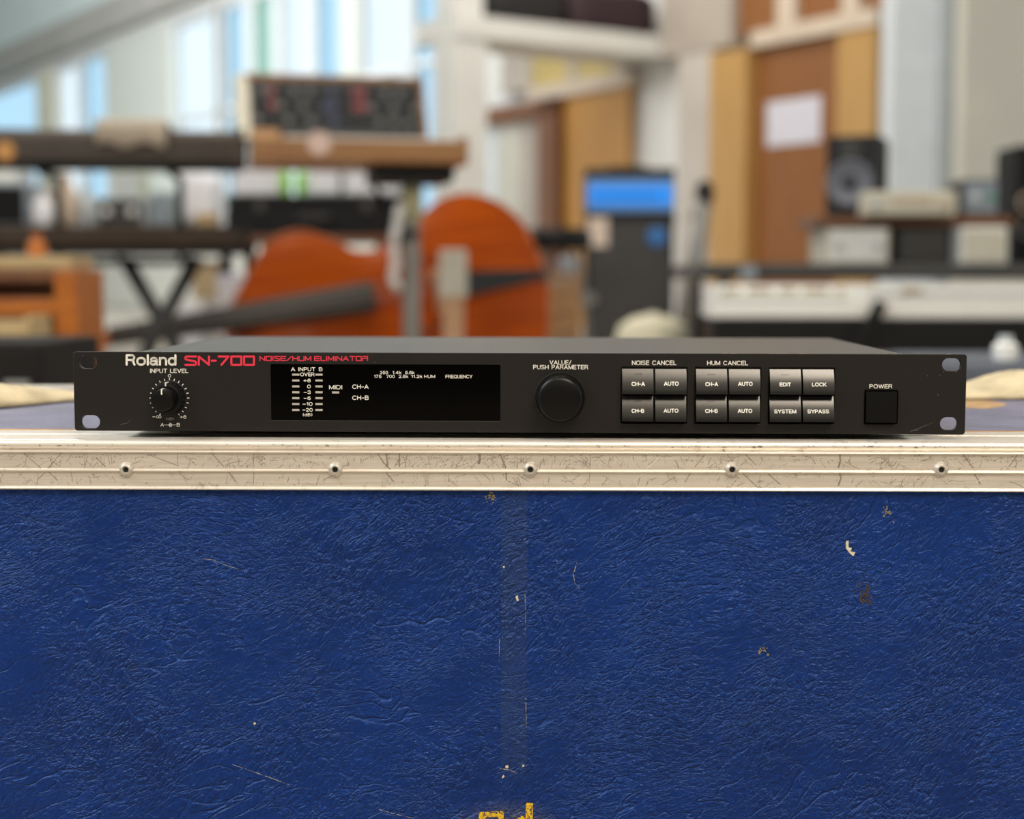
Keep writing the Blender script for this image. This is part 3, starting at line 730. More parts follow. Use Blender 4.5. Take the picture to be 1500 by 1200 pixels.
# --- right hand side: dark table, shelf, speaker, white boxes
DT = 4.6
a = at(1022, 409, DT); zT = at(1300, 386, DT).z; zTb = at(1300, 414, DT).z
et2 = empty('dark_table', (a.x + .75, a.y + .5, 0), label='dark grey topped table carrying the boxes and shelf', cat='table')
box('top', (0, 0, (zT + zTb) / 2 + .006), (1.5, 1.0, zT - zTb - .012), mat('table_grey', (.085, .083, .082), .6, var=.12, spec=.3), et2, .006)
box('edge_strip', (0, -.5, (zT + zTb) / 2 - .012), (1.46, .014, .012), M_blk, et2, .002)
box('metal_clip', (at(1096, 400, DT).x - a.x - .75, -.508, (zT + zTb) / 2), (.05, .016, .045), M_gblue, et2, .003)
for sx in (-1, 1):
    for sy in (-1, 1): tube('leg', (sx * .66, sy * .42, 0), (sx * .66, sy * .42, zTb + .01), .018, M_blk, et2)
DX = 5.0
gear('rack_box', 'cream box with a white face under the brown shelf', 'box', 1208, 1304, 332, DX, .3, M_cream, M_white, z0=zT, extras=[('knob', -.6, .5, .012, M_lgrey), ('knob', .6, .5, .012, M_lgrey)])
gear('rack_box', 'black box between the two pale boxes under the shelf', 'box', 1311, 1395, 332, DX, .3, M_blk, M_dgrey, z0=zT)
gear('rack_box', 'tall plain white box beneath the dark device, under the shelf', 'box', 1406, 1478, 332, DX - .1, .3, M_white, M_cream, z0=zT)
zS = at(1300, 332, DX).z + .002
zS2 = at(1300, 332, DX - .1).z
zS = max(zS, zS2) + .001
xs0, xs1 = wx(1192, DX), wx(1480, DX)
sh = box('shelf_board', ((xs0 + xs1) / 2, at(0, 409, DX).y + .15, zS + .015), (xs1 - xs0, .36, .028), M_dkwood, None, .003); setp(sh, 'dark brown shelf board resting on the boxes', 'shelf')
zS += .030
M_cone = mat('cone_greyblue', (.17, .18, .22), .6, var=.1)
a = at(1222, 409, DX + .05); b = at(1312, 197, DX + .05); Wg = b.x - a.x; Hg = b.z - zS
sp = empty('studio_monitor', ((a.x + b.x) / 2, a.y + .13, zS), .25, 'black studio monitor speaker standing on the brown shelf', 'speaker')
sp.rotation_euler = (0, 0, -.35)
box('body', (0, 0, Hg / 2), (Wg * .9, .24, Hg), M_blk2, sp, .012)
lathe('woofer', [(0, .002), (.024, .004), (.028, -.006), (.06, .008), (.066, .014), (.074, .014), (.078, 0)], M_cone, sp, (-.006, -.122, Hg * .42), 32, 'Y')
lathe('dust_cap', [(0, .010), (.016, .008), (.026, .0)], M_blk, sp, (-.006, -.122, Hg * .42), 24, 'Y')
lathe('tweeter', [(0, .006), (.014, .004), (.02, .008), (.034, .006), (.036, 0)], M_dgrey, sp, (-.006, -.122, Hg * .82), 24, 'Y')
gear('cassette_deck', 'wide cream deck lying on the shelf beside the speaker', 'deck', 1266, 1402, 280, DX - .09, .12, M_cream, M_cream, z0=zS, extras=[('knob', -.8, .5, .014, M_lgrey), ('knob', .7, .5, .014, M_beige), ('strip', 0, .6, .12, M_beige)])
gear('desktop_device', 'dark grey device with green strip on the shelf end', 'device', 1406, 1464, 262, DX + .0, .2, M_dgrey, M_gblue, z0=zS, extras=[('strip', .55, .5, .02, mat('led_green', (.05, .32, .16), .4)), ('knob', -.3, .5, .016, M_lgrey)])
gear('loudspeaker', 'black loudspeaker with pale cones at the frame edge on the table', 'speaker', 1484, 1600, 212, DX + .25, .24, M_blk, M_blk, z0=zT, extras=[('cone', -.66, .30, .035, M_chrome), ('cone', -.66, .52, .035, M_beige), ('cone', .2, .4, .07, M_dgrey)])
# --- white stage piano on a black stand in front
DP = 3.9
a = at(1050, 466, DP); b = at(1600, 418, DP); Wp, Hp = b.x - a.x, b.z - a.z
pn = empty('white_stage_piano', a, label='white stage piano with cream keys on the low black stand', cat='keyboard')
prism('body', [(0, 0), (.30, 0), (.30, Hp), (.22, Hp), (.20, Hp * .62), (.0, Hp * .50)], M_white, pn, Wp, 'X')
for xx in (.0, Wp): box('end_cheek', (xx, .15, Hp * .5), (.02, .304, Hp * 1.0), M_white, pn, .003)
xk = wx(1262, DP) - a.x
box('panel_block', ((xk + Wp) / 2, .10, Hp * .52), (Wp - xk, .206, Hp * .98), M_white, pn, .004)
box('front_lip', (xk / 2, -.004, Hp * .25), (xk, .012, Hp * .44), M_white, pn, .003)
n = 16; kw = (xk - .03) / n; me = None
for i in range(n):
    if me is None: k = box('white_key', (0, 0, 0), (kw * .9, .15, .016), M_keyw, pn, .002); me = k.data
    else: k = bpy.data.objects.new('white_key', me); COL.objects.link(k); k.parent = pn
    k.location = (.02 + kw * (i + .5), .10, Hp * .66)
me = None
for i in range(n - 1):
    if i % 7 in (2, 6): continue
    if me is None: k = box('black_key', (0, 0, 0), (kw * .5, .09, .014), mat('key_tan', (.42, .33, .22), .5), pn, .002); me = k.data
    else: k = bpy.data.objects.new('black_key', me); COL.objects.link(k); k.parent = pn
    k.location = (.02 + kw * (i + 1), .13, Hp * .66 + .014)
box('control_strip', ((Wp + xk) / 2, -.004, Hp * .74), (Wp - xk - .05, .010, .006), M_lgrey, pn)
box('display', (wx(1335, DP) - a.x, -.004, Hp * .82), (.05, .010, .018), M_beige, pn)
ps = empty('piano_stand', (a.x + Wp / 2, a.y + .15, 0), label='low black folding stand beneath the white stage piano', cat='stand')
box('frame', (0, 0, a.z - .046), (Wp + .02, .32, .09), M_blk, ps, .008)
for sx in (-.62, .5):
    for sg in (-1, 1): tube('leg', (sx * Wp / 2 + sg * .14, sg * .05, .0), (sx * Wp / 2 - sg * .14, sg * .05, a.z - .09), .02, M_blk, ps)
box('latch_arm', (wx(1268, DP) - a.x - Wp / 2, -.17, a.z - .03), (.03, .03, .16), M_blk, ps, .004, rot=(0, .5, 0))
# low dark case and white bottle close behind the flight case, at the right
DL = 2.1
a = at(1395, 409, DL); zq = at(1450, 533, DL).z
lc = empty('equipment_case', (a.x + .22, a.y + .2, 0), label='low blue grey equipment case standing just behind the flight case', cat='case')
M_bgc = mat('case_bluegrey', (.085, .10, .135), .5, var=.15)
box('body', (0, 0, zq * .36), (.44, .4, zq * .72), M_bgc, lc, .01)
box('lid', (0, 0, zq * .87), (.44, .4, zq * .25), M_bgc, lc, .01)
for sx in (-1, 1): box('latch', (sx * .12, -.204, zq * .72), (.05, .012, .06), M_blk, lc, .003)
p = at(1473, 500, DL + .08); hb = p.z - zq + .008
bt = empty('white_bottle', (p.x, p.y, zq * .995 + .002), label='small white bottle on the blue grey equipment case', cat='bottle')
lathe('body', [(0, 0), (.016, 0), (.018, .006), (.018, hb * .6), (.010, hb * .75), (0, hb * .75)], M_white, bt)
lathe('cap', [(0, hb), (.010, hb), (.011, hb * .75), (0, hb * .75)], M_lgrey, bt, n=20)

a = at(-150, 409, 1.95); b = at(34, 505, 1.95)  # trunk added to darken the gap behind the flight case
tk_ = empty('added_dark_trunk', ((a.x + b.x) / 2, a.y + .2, 0), label='low black trunk added to darken the gap beside the wooden cabinet', cat='trunk')
Wt_, Ht_ = b.x - a.x, b.z
M_trk = mat('trunk_black', (.010, .008, .007), .7, var=.3, spec=.2)
box('body', (0, 0, Ht_ * .38), (Wt_, .26, Ht_ * .76), M_trk, tk_, .008)
box('lid', (0, 0, Ht_ * .885), (Wt_ * 1.01, .265, Ht_ * .23), M_trk, tk_, .01)
for sx in (-1, 1): box('latch', (sx * Wt_ * .3, -.134, Ht_ * .76), (.035, .01, .05), M_chrome, tk_, .003)
box('handle', (0, -.14, Ht_ * .45), (.10, .016, .02), M_trk, tk_, .005)
# ================================================================= THE FLIGHT CASE
def brokenmat(name, col, scale, thr):
    m = mat(name, col, .7, var=.35, nscale=scale); nt = m.node_tree; b = nt.nodes['Principled BSDF']
    tc = nd(nt, 'ShaderNodeTexCoord'); n = nd(nt, 'ShaderNodeTexNoise'); n.inputs['Scale'].default_value = scale; n.inputs['Detail'].default_value = 3
    nt.links.new(tc.outputs['Object'], n.inputs['Vector']); r = nd(nt, 'ShaderNodeMapRange'); nt.links.new(n.outputs['Fac'], r.inputs[0])
    r.inputs[1].default_value = thr + .05; r.inputs[2].default_value = thr - .10; nt.links.new(r.outputs[0], b.inputs['Alpha']); return m
CW, CDEP = 0.96, 0.42
CYAW = 0.005
fc = empty('flight_case', (0, -.0105, 0), CYAW, 'worn blue leatherette flight case with riveted aluminium edge', 'case')
FCM = Matrix.Translation((0, -.0105, 0)) @ Matrix.Rotation(CYAW, 4, 'Z')
FCI = FCM.inverted()
def F(px, py, yoff=.0018):                    # photo pixel -> case front face, case-local
    o = FCI @ CAM; d = FCI.to_3x3() @ ray(px, py); return o + d * ((yoff - o.y) / d.y)
def FT(px, py, z=ZC):                         # photo pixel -> case top
    o = FCI @ CAM; d = FCI.to_3x3() @ ray(px, py); return o + d * ((z - o.z) / d.z)

def leather():
    m = bpy.data.materials.new('leather_blue'); m.use_nodes = True; nt = m.node_tree; b = nt.nodes['Principled BSDF']; L = nt.links.new
    tc = nd(nt, 'ShaderNodeTexCoord')
    def mth(op, a, c=None, clamp=False):
        n = nd(nt, 'ShaderNodeMath', operation=op, use_clamp=clamp)
        for i, v in enumerate((a, c)):
            if v is None: continue
            if hasattr(v, 'is_linked') or hasattr(v, 'node'): L(v, n.inputs[i])
            else: n.inputs[i].default_value = v
        return n.outputs[0]
    def noise(vec, scale, detail=3, rough=.5, dist=0.0):
        n = nd(nt, 'ShaderNodeTexNoise'); n.inputs['Scale'].default_value = scale; n.inputs['Detail'].default_value = detail
        n.inputs['Roughness'].default_value = rough; n.inputs['Distortion'].default_value = dist
        L(vec, n.inputs['Vector']); return n
    def mapping(vec, scale=(1, 1, 1), rot=(0, 0, 0), loc=(0, 0, 0)):
        n = nd(nt, 'ShaderNodeMapping'); n.inputs['Scale'].default_value = scale; n.inputs['Rotation'].default_value = rot; n.inputs['Location'].default_value = loc
        L(vec, n.inputs['Vector']); return n.outputs[0]
    def warp(vec, scale, amt, detail=2):
        n = noise(vec, scale, detail); s = nd(nt, 'ShaderNodeVectorMath', operation='SUBTRACT'); L(n.outputs['Color'], s.inputs[0]); s.inputs[1].default_value = (.5, .5, .5)
        k = nd(nt, 'ShaderNodeVectorMath', operation='SCALE'); L(s.outputs[0], k.inputs[0]); k.inputs['Scale'].default_value = amt
        a = nd(nt, 'ShaderNodeVectorMath', operation='ADD'); L(vec, a.inputs[0]); L(k.outputs[0], a.inputs[1]); return a.outputs[0]
    def ridge(out, width):                     # 1 on the zero-crossing line of a noise, falling to 0 at width
        d = mth('ABSOLUTE', mth('SUBTRACT', out, .5)); r = nd(nt, 'ShaderNodeMapRange', interpolation_type='SMOOTHSTEP')
        L(d, r.inputs['Value']); r.inputs['From Min'].default_value = 0; r.inputs['From Max'].default_value = width; r.inputs['To Min'].default_value = 1; r.inputs['To Max'].default_value = 0
        return r.outputs[0]
    P = tc.outputs['Object']
    wv = warp(P, 9, .07); wv2 = warp(wv, 60, .008)
    # broad direction field: two families of stretched grain cells, blended by big soft areas
    msk = nd(nt, 'ShaderNodeMapRange', interpolation_type='SMOOTHSTEP'); nm = noise(P, 5.5, 2); L(nm.outputs['Fac'], msk.inputs[0]); msk.inputs[1].default_value = .42; msk.inputs[2].default_value = .58
    def cells(vec, scale, hi):
        v = nd(nt, 'ShaderNodeTexVoronoi', feature='DISTANCE_TO_EDGE'); L(vec, v.inputs['Vector']); v.inputs['Scale'].default_value = scale
        r = nd(nt, 'ShaderNodeMapRange', interpolation_type='SMOOTHSTEP'); L(v.outputs['Distance'], r.inputs[0]); r.inputs[1].default_value = 0; r.inputs[2].default_value = hi
        return r.outputs[0]
    def mixf(f, a, b_):
        n = nd(nt, 'ShaderNodeMix', data_type='FLOAT'); L(f, n.inputs[0]); L(a, n.inputs[2]); L(b_, n.inputs[3]); return n.outputs[0]
    wv3 = warp(warp(P, 14, .03), 110, .006)
    mA = mapping(mapping(wv3, rot=(0, .75, 0)), (1, 1, 2.0)); mB = mapping(mapping(wv3, rot=(0, .22, 0)), (1, 1, 2.3), (0, 0, 0), (3, 1, 7))
    cA = mixf(msk.outputs[0], cells(mA, 120, .20), cells(mB, 110, .20))
    cB = mixf(msk.outputs[0], cells(mA, 300, .22), cells(mB, 320, .22))
    nA = mixf(msk.outputs[0], noise(mA, 190, 3, .6).outputs['Fac'], noise(mB, 190, 3, .6).outputs['Fac'])
    c3 = ridge(noise(mapping(mapping(wv2, rot=(0, .5, 0)), (18, 18, 70), (0, 0, 0), (5, 2, 1)), 1.0, 2, .5, .6).outputs['Fac'], .020)
    amp = noise(P, 16, 3, .6).outputs['Fac']
    ampm = nd(nt, 'ShaderNodeMapRange'); L(amp, ampm.inputs[0]); ampm.inputs[1].default_value = .36; ampm.inputs[2].default_value = .64; ampm.inputs[3].default_value = .10; ampm.inputs[4].default_value = 1.0
    am2 = nd(nt, 'ShaderNodeMapRange'); L(noise(P, 22, 2, .5).outputs['Fac'], am2.inputs[0]); am2.inputs[1].default_value = .42; am2.inputs[2].default_value = .60
    c3 = mth('MULTIPLY', c3, am2.outputs[0])
    cre = mth('MULTIPLY', mth('SUBTRACT', 1.0, cA), ampm.outputs[0])
    fine = noise(P, 1100, 2, .5).outputs['Fac']; mid = noise(wv, 70, 3, .6).outputs['Fac']
    h = mth('MULTIPLY', mth('ADD', mth('MULTIPLY', cA, .62), mth('MULTIPLY', cB, .40)), ampm.outputs[0])
    h = mth('ADD', h, mth('MULTIPLY', nA, 1.3)); h = mth('SUBTRACT', h, mth('MULTIPLY', c3, .85))
    h = mth('ADD', h, mth('MULTIPLY', mid, 1.2)); h = mth('ADD', h, mth('MULTIPLY', fine, .08))
    bp = nd(nt, 'ShaderNodeBump'); bp.inputs['Strength'].default_value = 1.0; bp.inputs['Distance'].default_value = .0011
    L(h, bp.inputs['Height']); L(bp.outputs['Normal'], b.inputs['Normal'])
    # colour: navy with brighter rubbed patches, crease highlights put in as lighter blue, brown-black grime, greyed tape-residue stripe
    big = noise(P, 11, 5, .65).outputs['Fac']
    rp = nd(nt, 'ShaderNodeValToRGB'); L(big, rp.inputs[0]); rp.color_ramp.elements[0].position = .3; rp.color_ramp.elements[0].color = (.0028, .017, .115, 1)
    rp.color_ramp.elements[1].position = .72; rp.color_ramp.elements[1].color = (.0040, .031, .200, 1)
    mx = nd(nt, 'ShaderNodeMix', data_type='RGBA'); L(mth('MULTIPLY', mth('ADD', mth('MULTIPLY', cre, .5), mth('MULTIPLY', c3, .6)), .35, True), mx.inputs[0]); L(rp.outputs[0], mx.inputs[6]); mx.inputs[7].default_value = (.030, .085, .36, 1)
    sp = nd(nt, 'ShaderNodeMapRange', interpolation_type='SMOOTHSTEP'); L(noise(wv, 420, 3, .7).outputs['Fac'], sp.inputs[0]); sp.inputs[1].default_value = .62; sp.inputs[2].default_value = .74
    spk = mth('MULTIPLY', sp.outputs[0], mth('MULTIPLY', big, .9))
    mx2 = nd(nt, 'ShaderNodeMix', data_type='RGBA'); L(spk, mx2.inputs[0]); L(mx.outputs[2], mx2.inputs[6]); mx2.inputs[7].default_value = (.02, .13, .50, 1)
    gr = nd(nt, 'ShaderNodeMapRange', interpolation_type='SMOOTHSTEP'); L(noise(wv, 17, 5, .7).outputs['Fac'], gr.inputs[0]); gr.inputs[1].default_value = .64; gr.inputs[2].default_value = .78; gr.inputs[4].default_value = .5
    mx3 = nd(nt, 'ShaderNodeMix', data_type='RGBA'); L(gr.outputs[0], mx3.inputs[0]); L(mx2.outputs[2], mx3.inputs[6]); mx3.inputs[7].default_value = (.018, .02, .03, 1)
    # stripe of old tape residue (a stain with its own shape)
    sx = nd(nt, 'ShaderNodeSeparateXYZ'); L(warp(P, 200, .0012), sx.inputs[0])
    xl, xr = F(734, 900).x, F(772, 900).x
    d = mth('ABSOLUTE', mth('SUBTRACT', sx.outputs['X'], (xl + xr) / 2))
    tm = nd(nt, 'ShaderNodeMapRange', interpolation_type='SMOOTHSTEP'); L(d, tm.inputs[0]); tm.inputs[1].default_value = (xr - xl) / 2 - .0008; tm.inputs[2].default_value = (xr - xl) / 2 + .0006; tm.inputs[3].default_value = 1; tm.inputs[4].default_value = 0
    zt_m = nd(nt, 'ShaderNodeMapRange', interpolation_type='SMOOTHSTEP'); L(sx.outputs['Z'], zt_m.inputs[0]); zt_m.inputs[1].default_value = F(750, 1165).z; zt_m.inputs[2].default_value = F(750, 1100).z
    nb = nd(nt, 'ShaderNodeMapRange'); L(noise(P, 35, 4, .6).outputs['Fac'], nb.inputs[0]); nb.inputs[1].default_value = .3; nb.inputs[2].default_value = .7; nb.inputs[3].default_value = .25; nb.inputs[4].default_value = .85
    sy = mth('LESS_THAN', sx.outputs['Y'], .003)
    stripe = mth('MULTIPLY', mth('MULTIPLY', mth('MULTIPLY', tm.outputs[0], zt_m.outputs[0]), nb.outputs[0]), sy)
    mx4 = nd(nt, 'ShaderNodeMix', data_type='RGBA'); L(mth('MULTIPLY', stripe, .62), mx4.inputs[0]); L(mx3.outputs[2], mx4.inputs[6]); mx4.inputs[7].default_value = (.030, .050, .120, 1)
    # yellow overspray haze of the stencil
    ex = F(748, 1200)
    dv = nd(nt, 'ShaderNodeVectorMath', operation='DISTANCE'); L(mapping(P, (.8, 1, 1.5), (0, 0, 0), (0, 0, 0)), dv.inputs[0]); dv.inputs[1].default_value = (F(742, 1215).x * .8, .0018, F(742, 1215).z * 1.5)
    hz = nd(nt, 'ShaderNodeMapRange', interpolation_type='SMOOTHSTEP'); L(dv.outputs['Value'], hz.inputs[0]); hz.inputs[1].default_value = .006; hz.inputs[2].default_value = .030; hz.inputs[3].default_value = 1; hz.inputs[4].default_value = 0
    hzn = mth('MULTIPLY', mth('MULTIPLY', hz.outputs[0], mth('GREATER_THAN', noise(P, 1400, 3, .7).outputs['Fac'], .5)), .30)
    mx5 = nd(nt, 'ShaderNodeMix', data_type='RGBA'); L(hzn, mx5.inputs[0]); L(mx4.outputs[2], mx5.inputs[6]); mx5.inputs[7].default_value = (.35, .27, .02, 1)
    L(mx5.outputs[2], b.inputs['Base Color'])
    b.inputs['Roughness'].default_value = .34; b.inputs['Specular IOR Level'].default_value = .5
    b.inputs['Specular Tint'].default_value = (.38, .60, 1, 1)
    return m
M_leather = leather()
def aluminium():
    m = bpy.data.materials.new('aluminium_worn'); m.use_nodes = True; nt = m.node_tree; b = nt.nodes['Principled BSDF']; L = nt.links.new
    tc = nd(nt, 'ShaderNodeTexCoord'); mp = nd(nt, 'ShaderNodeMapping'); mp.inputs['Scale'].default_value = (25, 900, 900); L(tc.outputs['Object'], mp.inputs[0])
    n1 = nd(nt, 'ShaderNodeTexNoise'); n1.inputs['Scale'].default_value = 1; n1.inputs['Detail'].default_value = 4; L(mp.outputs[0], n1.inputs['Vector'])
    n2 = nd(nt, 'ShaderNodeTexNoise'); n2.inputs['Scale'].default_value = 130; n2.inputs['Detail'].default_value = 6; n2.inputs['Roughness'].default_value = .72; L(tc.outputs['Object'], n2.inputs['Vector'])
    n3 = nd(nt, 'ShaderNodeTexNoise'); n3.inputs['Scale'].default_value = 14; n3.inputs['Detail'].default_value = 2; L(tc.outputs['Object'], n3.inputs['Vector'])
    r1 = nd(nt, 'ShaderNodeValToRGB'); L(n1.outputs['Fac'], r1.inputs[0]); r1.color_ramp.elements[0].position = .3; r1.color_ramp.elements[1].position = .7
    r1.color_ramp.elements[0].color = (.70, .635, .56, 1); r1.color_ramp.elements[1].color = (.84, .78, .70, 1)
    r2 = nd(nt, 'ShaderNodeMapRange', interpolation_type='SMOOTHSTEP'); L(n2.outputs['Fac'], r2.inputs[0]); r2.inputs[1].default_value = .54; r2.inputs[2].default_value = .70
    r3 = nd(nt, 'ShaderNodeMapRange'); L(n3.outputs['Fac'], r3.inputs[0]); r3.inputs[1].default_value = .38; r3.inputs[2].default_value = .60
    k = nd(nt, 'ShaderNodeMath', operation='MULTIPLY'); L(r2.outputs[0], k.inputs[0]); L(r3.outputs[0], k.inputs[1])
    k2 = nd(nt, 'ShaderNodeMath', operation='MULTIPLY'); L(k.outputs[0], k2.inputs[0]); k2.inputs[1].default_value = .65
    mx = nd(nt, 'ShaderNodeMix', data_type='RGBA'); L(k2.outputs[0], mx.inputs[0]); L(r1.outputs[0], mx.inputs[6]); mx.inputs[7].default_value = (.24, .205, .17, 1)
    L(mx.outputs[2], b.inputs['Base Color'])
    b.inputs['Metallic'].default_value = .5; b.inputs['Roughness'].default_value = .34
    bp = nd(nt, 'ShaderNodeBump'); bp.inputs['Strength'].default_value = .25; bp.inputs['Distance'].default_value = .0004; L(n2.outputs['Fac'], bp.inputs['Height']); L(bp.outputs['Normal'], b.inputs['Normal'])
    return m
M_alu = aluminium()
M_edge = mat('edge_glue_brown', (.50, .26, .07), .6, var=.35, nscale=60, bump=.5, bscale=300)
M_grime = mat('scratch_dark', (.30, .26, .215), .6, .2, var=.3, nscale=300)
M_bare = mat('scratch_bright', (.90, .86, .78), .35, .3, var=.1)

bm = bmesh.new(); bbox(bm, (0, .0018 + CDEP / 2, (ZC - .0018) / 2), (CW, CDEP, ZC - .0018), .002); bm_obj('body', bm, M_leather, fc)
cor = [(.0034 - .0034 * math.sin(a), ZC - .0034 + .0034 * math.cos(a)) for a in [i * math.pi / 2 / 8 for i in range(9)]]
prof = [(.050, ZC), (.049, ZC + .0003), (.0305, ZC + .0003), (.030, ZC - .0003), (.0275, ZC - .0003), (.027, ZC)] + cor + \
       [(0.0002, ZC - .0037), (.0015, ZC - .0052), (.0014, ZC - .0056), (-.0003, ZC - .0060), (-.0005, ZC - .0065), (-.0002, ZC - .0070), (.0007, ZC - .0074), (.0007, ZC - .0157),
        (-.0003, ZC - .0162), (-.0005, ZC - .0167), (-.0002, ZC - .0172), (.0007, ZC - .0176), (.0007, ZC - .0252), (-.0003, ZC - .0256), (-.0007, ZC - .0263), (-.0004, ZC - .0269), (.0006, ZC - .0272), (.0018, ZC - .0272), (.0018, ZC - .0018), (.050, ZC - .0018)]
tr = prism('edge_trim', prof, M_alu, fc, CW + .004, 'X', (-(CW + .004) / 2, 0, 0)); smooth_angle(tr, 28)
tr['label'] = 'scratched aluminium edge extrusion'
box('glue_edge', (0, .0515, ZC - .0006), (CW, .0035, .0022), M_edge, fc, .0006)
M_top = mat('leather_top_reflection', (.15, .15, .235), .45, var=.25, nscale=25, bump=.4, bscale=300)  # grey-lilac puts the grazing reflection on the top into its colour
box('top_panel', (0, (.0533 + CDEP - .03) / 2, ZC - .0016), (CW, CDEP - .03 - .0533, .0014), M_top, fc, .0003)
# rear trim rail, lower down at the back
box('rear_trim', (0, CDEP - .012, ZC - .0012), (CW + .004, .03, .0020), M_alu, fc, .0005)
# rivets
rp_ = [(0, -.0004), (.0014, -.0004), (.0015, .0016), (.0018, .0021), (.0024, .0021), (.0033, .0014), (.0040, .0004), (.0042, -.0008)]
M_riv = mat('rivet_steel', (.62, .57, .50), .48, .45, var=.3, nscale=500)
M_hole = mat('rivet_hole', (.006, .005, .005), .8)
me = None
sp_ = F(777, 688, 0).x - F(491, 688, 0).x
for px in (184.5, 491, 777, 1072.5, 1379):
    p = F(px, 688.2, -.0005); p.y = .0006
    if me is None:
        rv = lathe('rivet', rp_, M_riv, fc, p, 28, 'Y'); me = rv.data
        hm = lathe('rivet_hole', [(0, .0012), (.00142, .0012), (.00144, -.0006), (0, -.0006)], M_hole, rv, (0, 0, 0), 16, 'Y').data
    else:
        rv = bpy.data.objects.new('rivet', me); COL.objects.link(rv); rv.parent = fc; rv.location = p
        h = bpy.data.objects.new('rivet_hole', hm); COL.objects.link(h); h.parent = rv
# scratches and gouges on the trim
def stroke(bm, pts, w0, w1=None, y=0):
    """flat tapering ribbon in the XZ plane"""
    n = len(pts); L_, R_ = [], []
    for i, (x, z) in enumerate(pts):
        a = pts[max(0, i - 1)]; b = pts[min(n - 1, i + 1)]
        dx, dz = b[0] - a[0], b[1] - a[1]; l = math.hypot(dx, dz) or 1
        ww = (w0 if w1 is None else w0 + (w1 - w0) * i / (n - 1)) / 2
        L_.append(bm.verts.new((x - dz / l * ww, y, z + dx / l * ww))); R_.append(bm.verts.new((x + dz / l * ww, y, z - dx / l * ww)))
    for i in range(n - 1): bm.faces.new((L_[i], L_[i + 1], R_[i + 1], R_[i]))
rnd = random.Random(21)
bd, bb = bmesh.new(), bmesh.new()
bands = [(-.0153, -.0078), (-.0250, -.0179)]
cl = [(-.27, .05), (-.235, .05), (-.15, .04), (-.12, .05), (-.05, .03), (-.02, .04), (0.0, .03), (.04, .03), (.075, .05), (.12, .02), (.20, .03), (.25, .05)]
for i in range(330):
    c, s_ = rnd.choice(cl); x = rnd.gauss(c, s_ * .45)
    z0, z1 = bands[0] if rnd.random() < .68 else bands[1]
    an = rnd.choice((1.0, 1.35, -1.0, -.7, 1.57, .75)) + rnd.gauss(0, .25); ln = rnd.uniform(.0015, .009) * (1 if rnd.random() < .85 else 1.6)
    zc_ = rnd.uniform(z0, z1); cv = rnd.gauss(0, .15); pts = []
    for k in range(6):
        u = (k / 5 - .5) * ln; zz = ZC + zc_ + u * math.sin(an + cv * k / 5); xx = x + u * math.cos(an + cv * k / 5)
        if ZC + z0 <= zz <= ZC + z1: pts.append((xx, zz))
    if len(pts) > 1:
        wd = rnd.uniform(.00008, .00036); stroke(bb if rnd.random() < .22 else bd, pts, wd, wd * rnd.uniform(.3, 1.0), .00062)
def pxs(bm, pl, wpx, y=.00062, w2=None):
    stroke(bm, [(F(a, b, y).x, F(a, b, y).z) for a, b in pl], wpx / 2740, None if w2 is None else w2 / 2740, y)
for pl, wd in [([(553, 664), (562, 678), (572, 688)], 1.6), ([(566, 693), (577, 706)], 1.4), ([(566, 664), (568, 684)], 2.2), ([(585, 664), (585, 684)], 2), ([(732, 664), (741, 686)], 2.2), ([(741, 692), (742, 704)], 2),
               ([(702, 664), (703, 672), (701, 680)], 3.6), ([(1230, 664), (1231, 675), (1228, 686)], 2.4), ([(1229, 692), (1232, 700), (1228, 712)], 2.2), ([(310, 664), (328, 684)], 1.2), ([(335, 692), (345, 706)], 1.3), ([(215, 665), (262, 683)], .9),
               ([(260, 660), (260, 683)], .8), ([(372, 664), (371, 684)], .8), ([(372, 692), (371, 711)], .8), ([(865, 664), (864, 684)], .8), ([(864, 692), (863, 708)], .8), ([(1059, 658), (1073, 676)], 1), ([(1034, 664), (1018, 684)], 1), ([(1012, 692), (1003, 707)], 1),
               ([(1090, 664), (1108, 682)], 1), ([(1088, 694), (1112, 716)], 1.1), ([(1409, 664), (1426, 686)], 1.6), ([(1426, 692), (1436, 709)], 1.6), ([(1125, 694), (1143, 710)], 1.3), ([(1492, 664), (1478, 684)], 1.2), ([(35, 664), (60, 686)], 1), ([(90, 664), (70, 686)], 1), ([(72, 692), (84, 704)], 1), ([(66, 692), (56, 702)], 1), ([(140, 670), (155, 684)], 1.2)]:
    pxs(bd, pl, wd)
for pl, wd in [([(972, 664), (948, 686)], 1.3), ([(944, 692), (928, 706)], 1.3), ([(1345, 684), (1350, 680)], 1.4), ([(1430, 706), (1442, 700)], 1.2)]: pxs(bb, pl, wd, .00060)
bs = bmesh.new()
for i in range(230):
    c, s_ = rnd.choice(cl); x = rnd.gauss(c, s_ * .6)
    z0, z1 = bands[0] if rnd.random() < .7 else bands[1]; zc_ = rnd.uniform(z0, z1); an = rnd.choice((1.1, 1.5, .6, -.9, .15)) + rnd.gauss(0, .3); ln = rnd.uniform(.002, .010); pts = []
    for k in range(7):
        u = (k / 6 - .5) * ln; zz = ZC + zc_ + u * math.sin(an); xx = x + u * math.cos(an)
        if ZC + z0 <= zz <= ZC + z1: pts.append((xx, zz))
    if len(pts) > 1: wd = rnd.uniform(.0004, .0014); stroke(bs, pts, wd, wd * .4, .00066)
for i in range(150):
    x = rnd.uniform(-.30, .30); z = ZC - rnd.uniform(.0078, .0105); l = rnd.uniform(.001, .006)
    stroke(bs, [(x, z), (x + l, z + rnd.uniform(-.0004, .0004))], rnd.uniform(.0002, .0007), None, .00067)
o = bm_obj('smudges', bs, brokenmat('smudge_grey', (.40, .36, .31), 1500, .47), fc); o['kind'] = 'stuff'
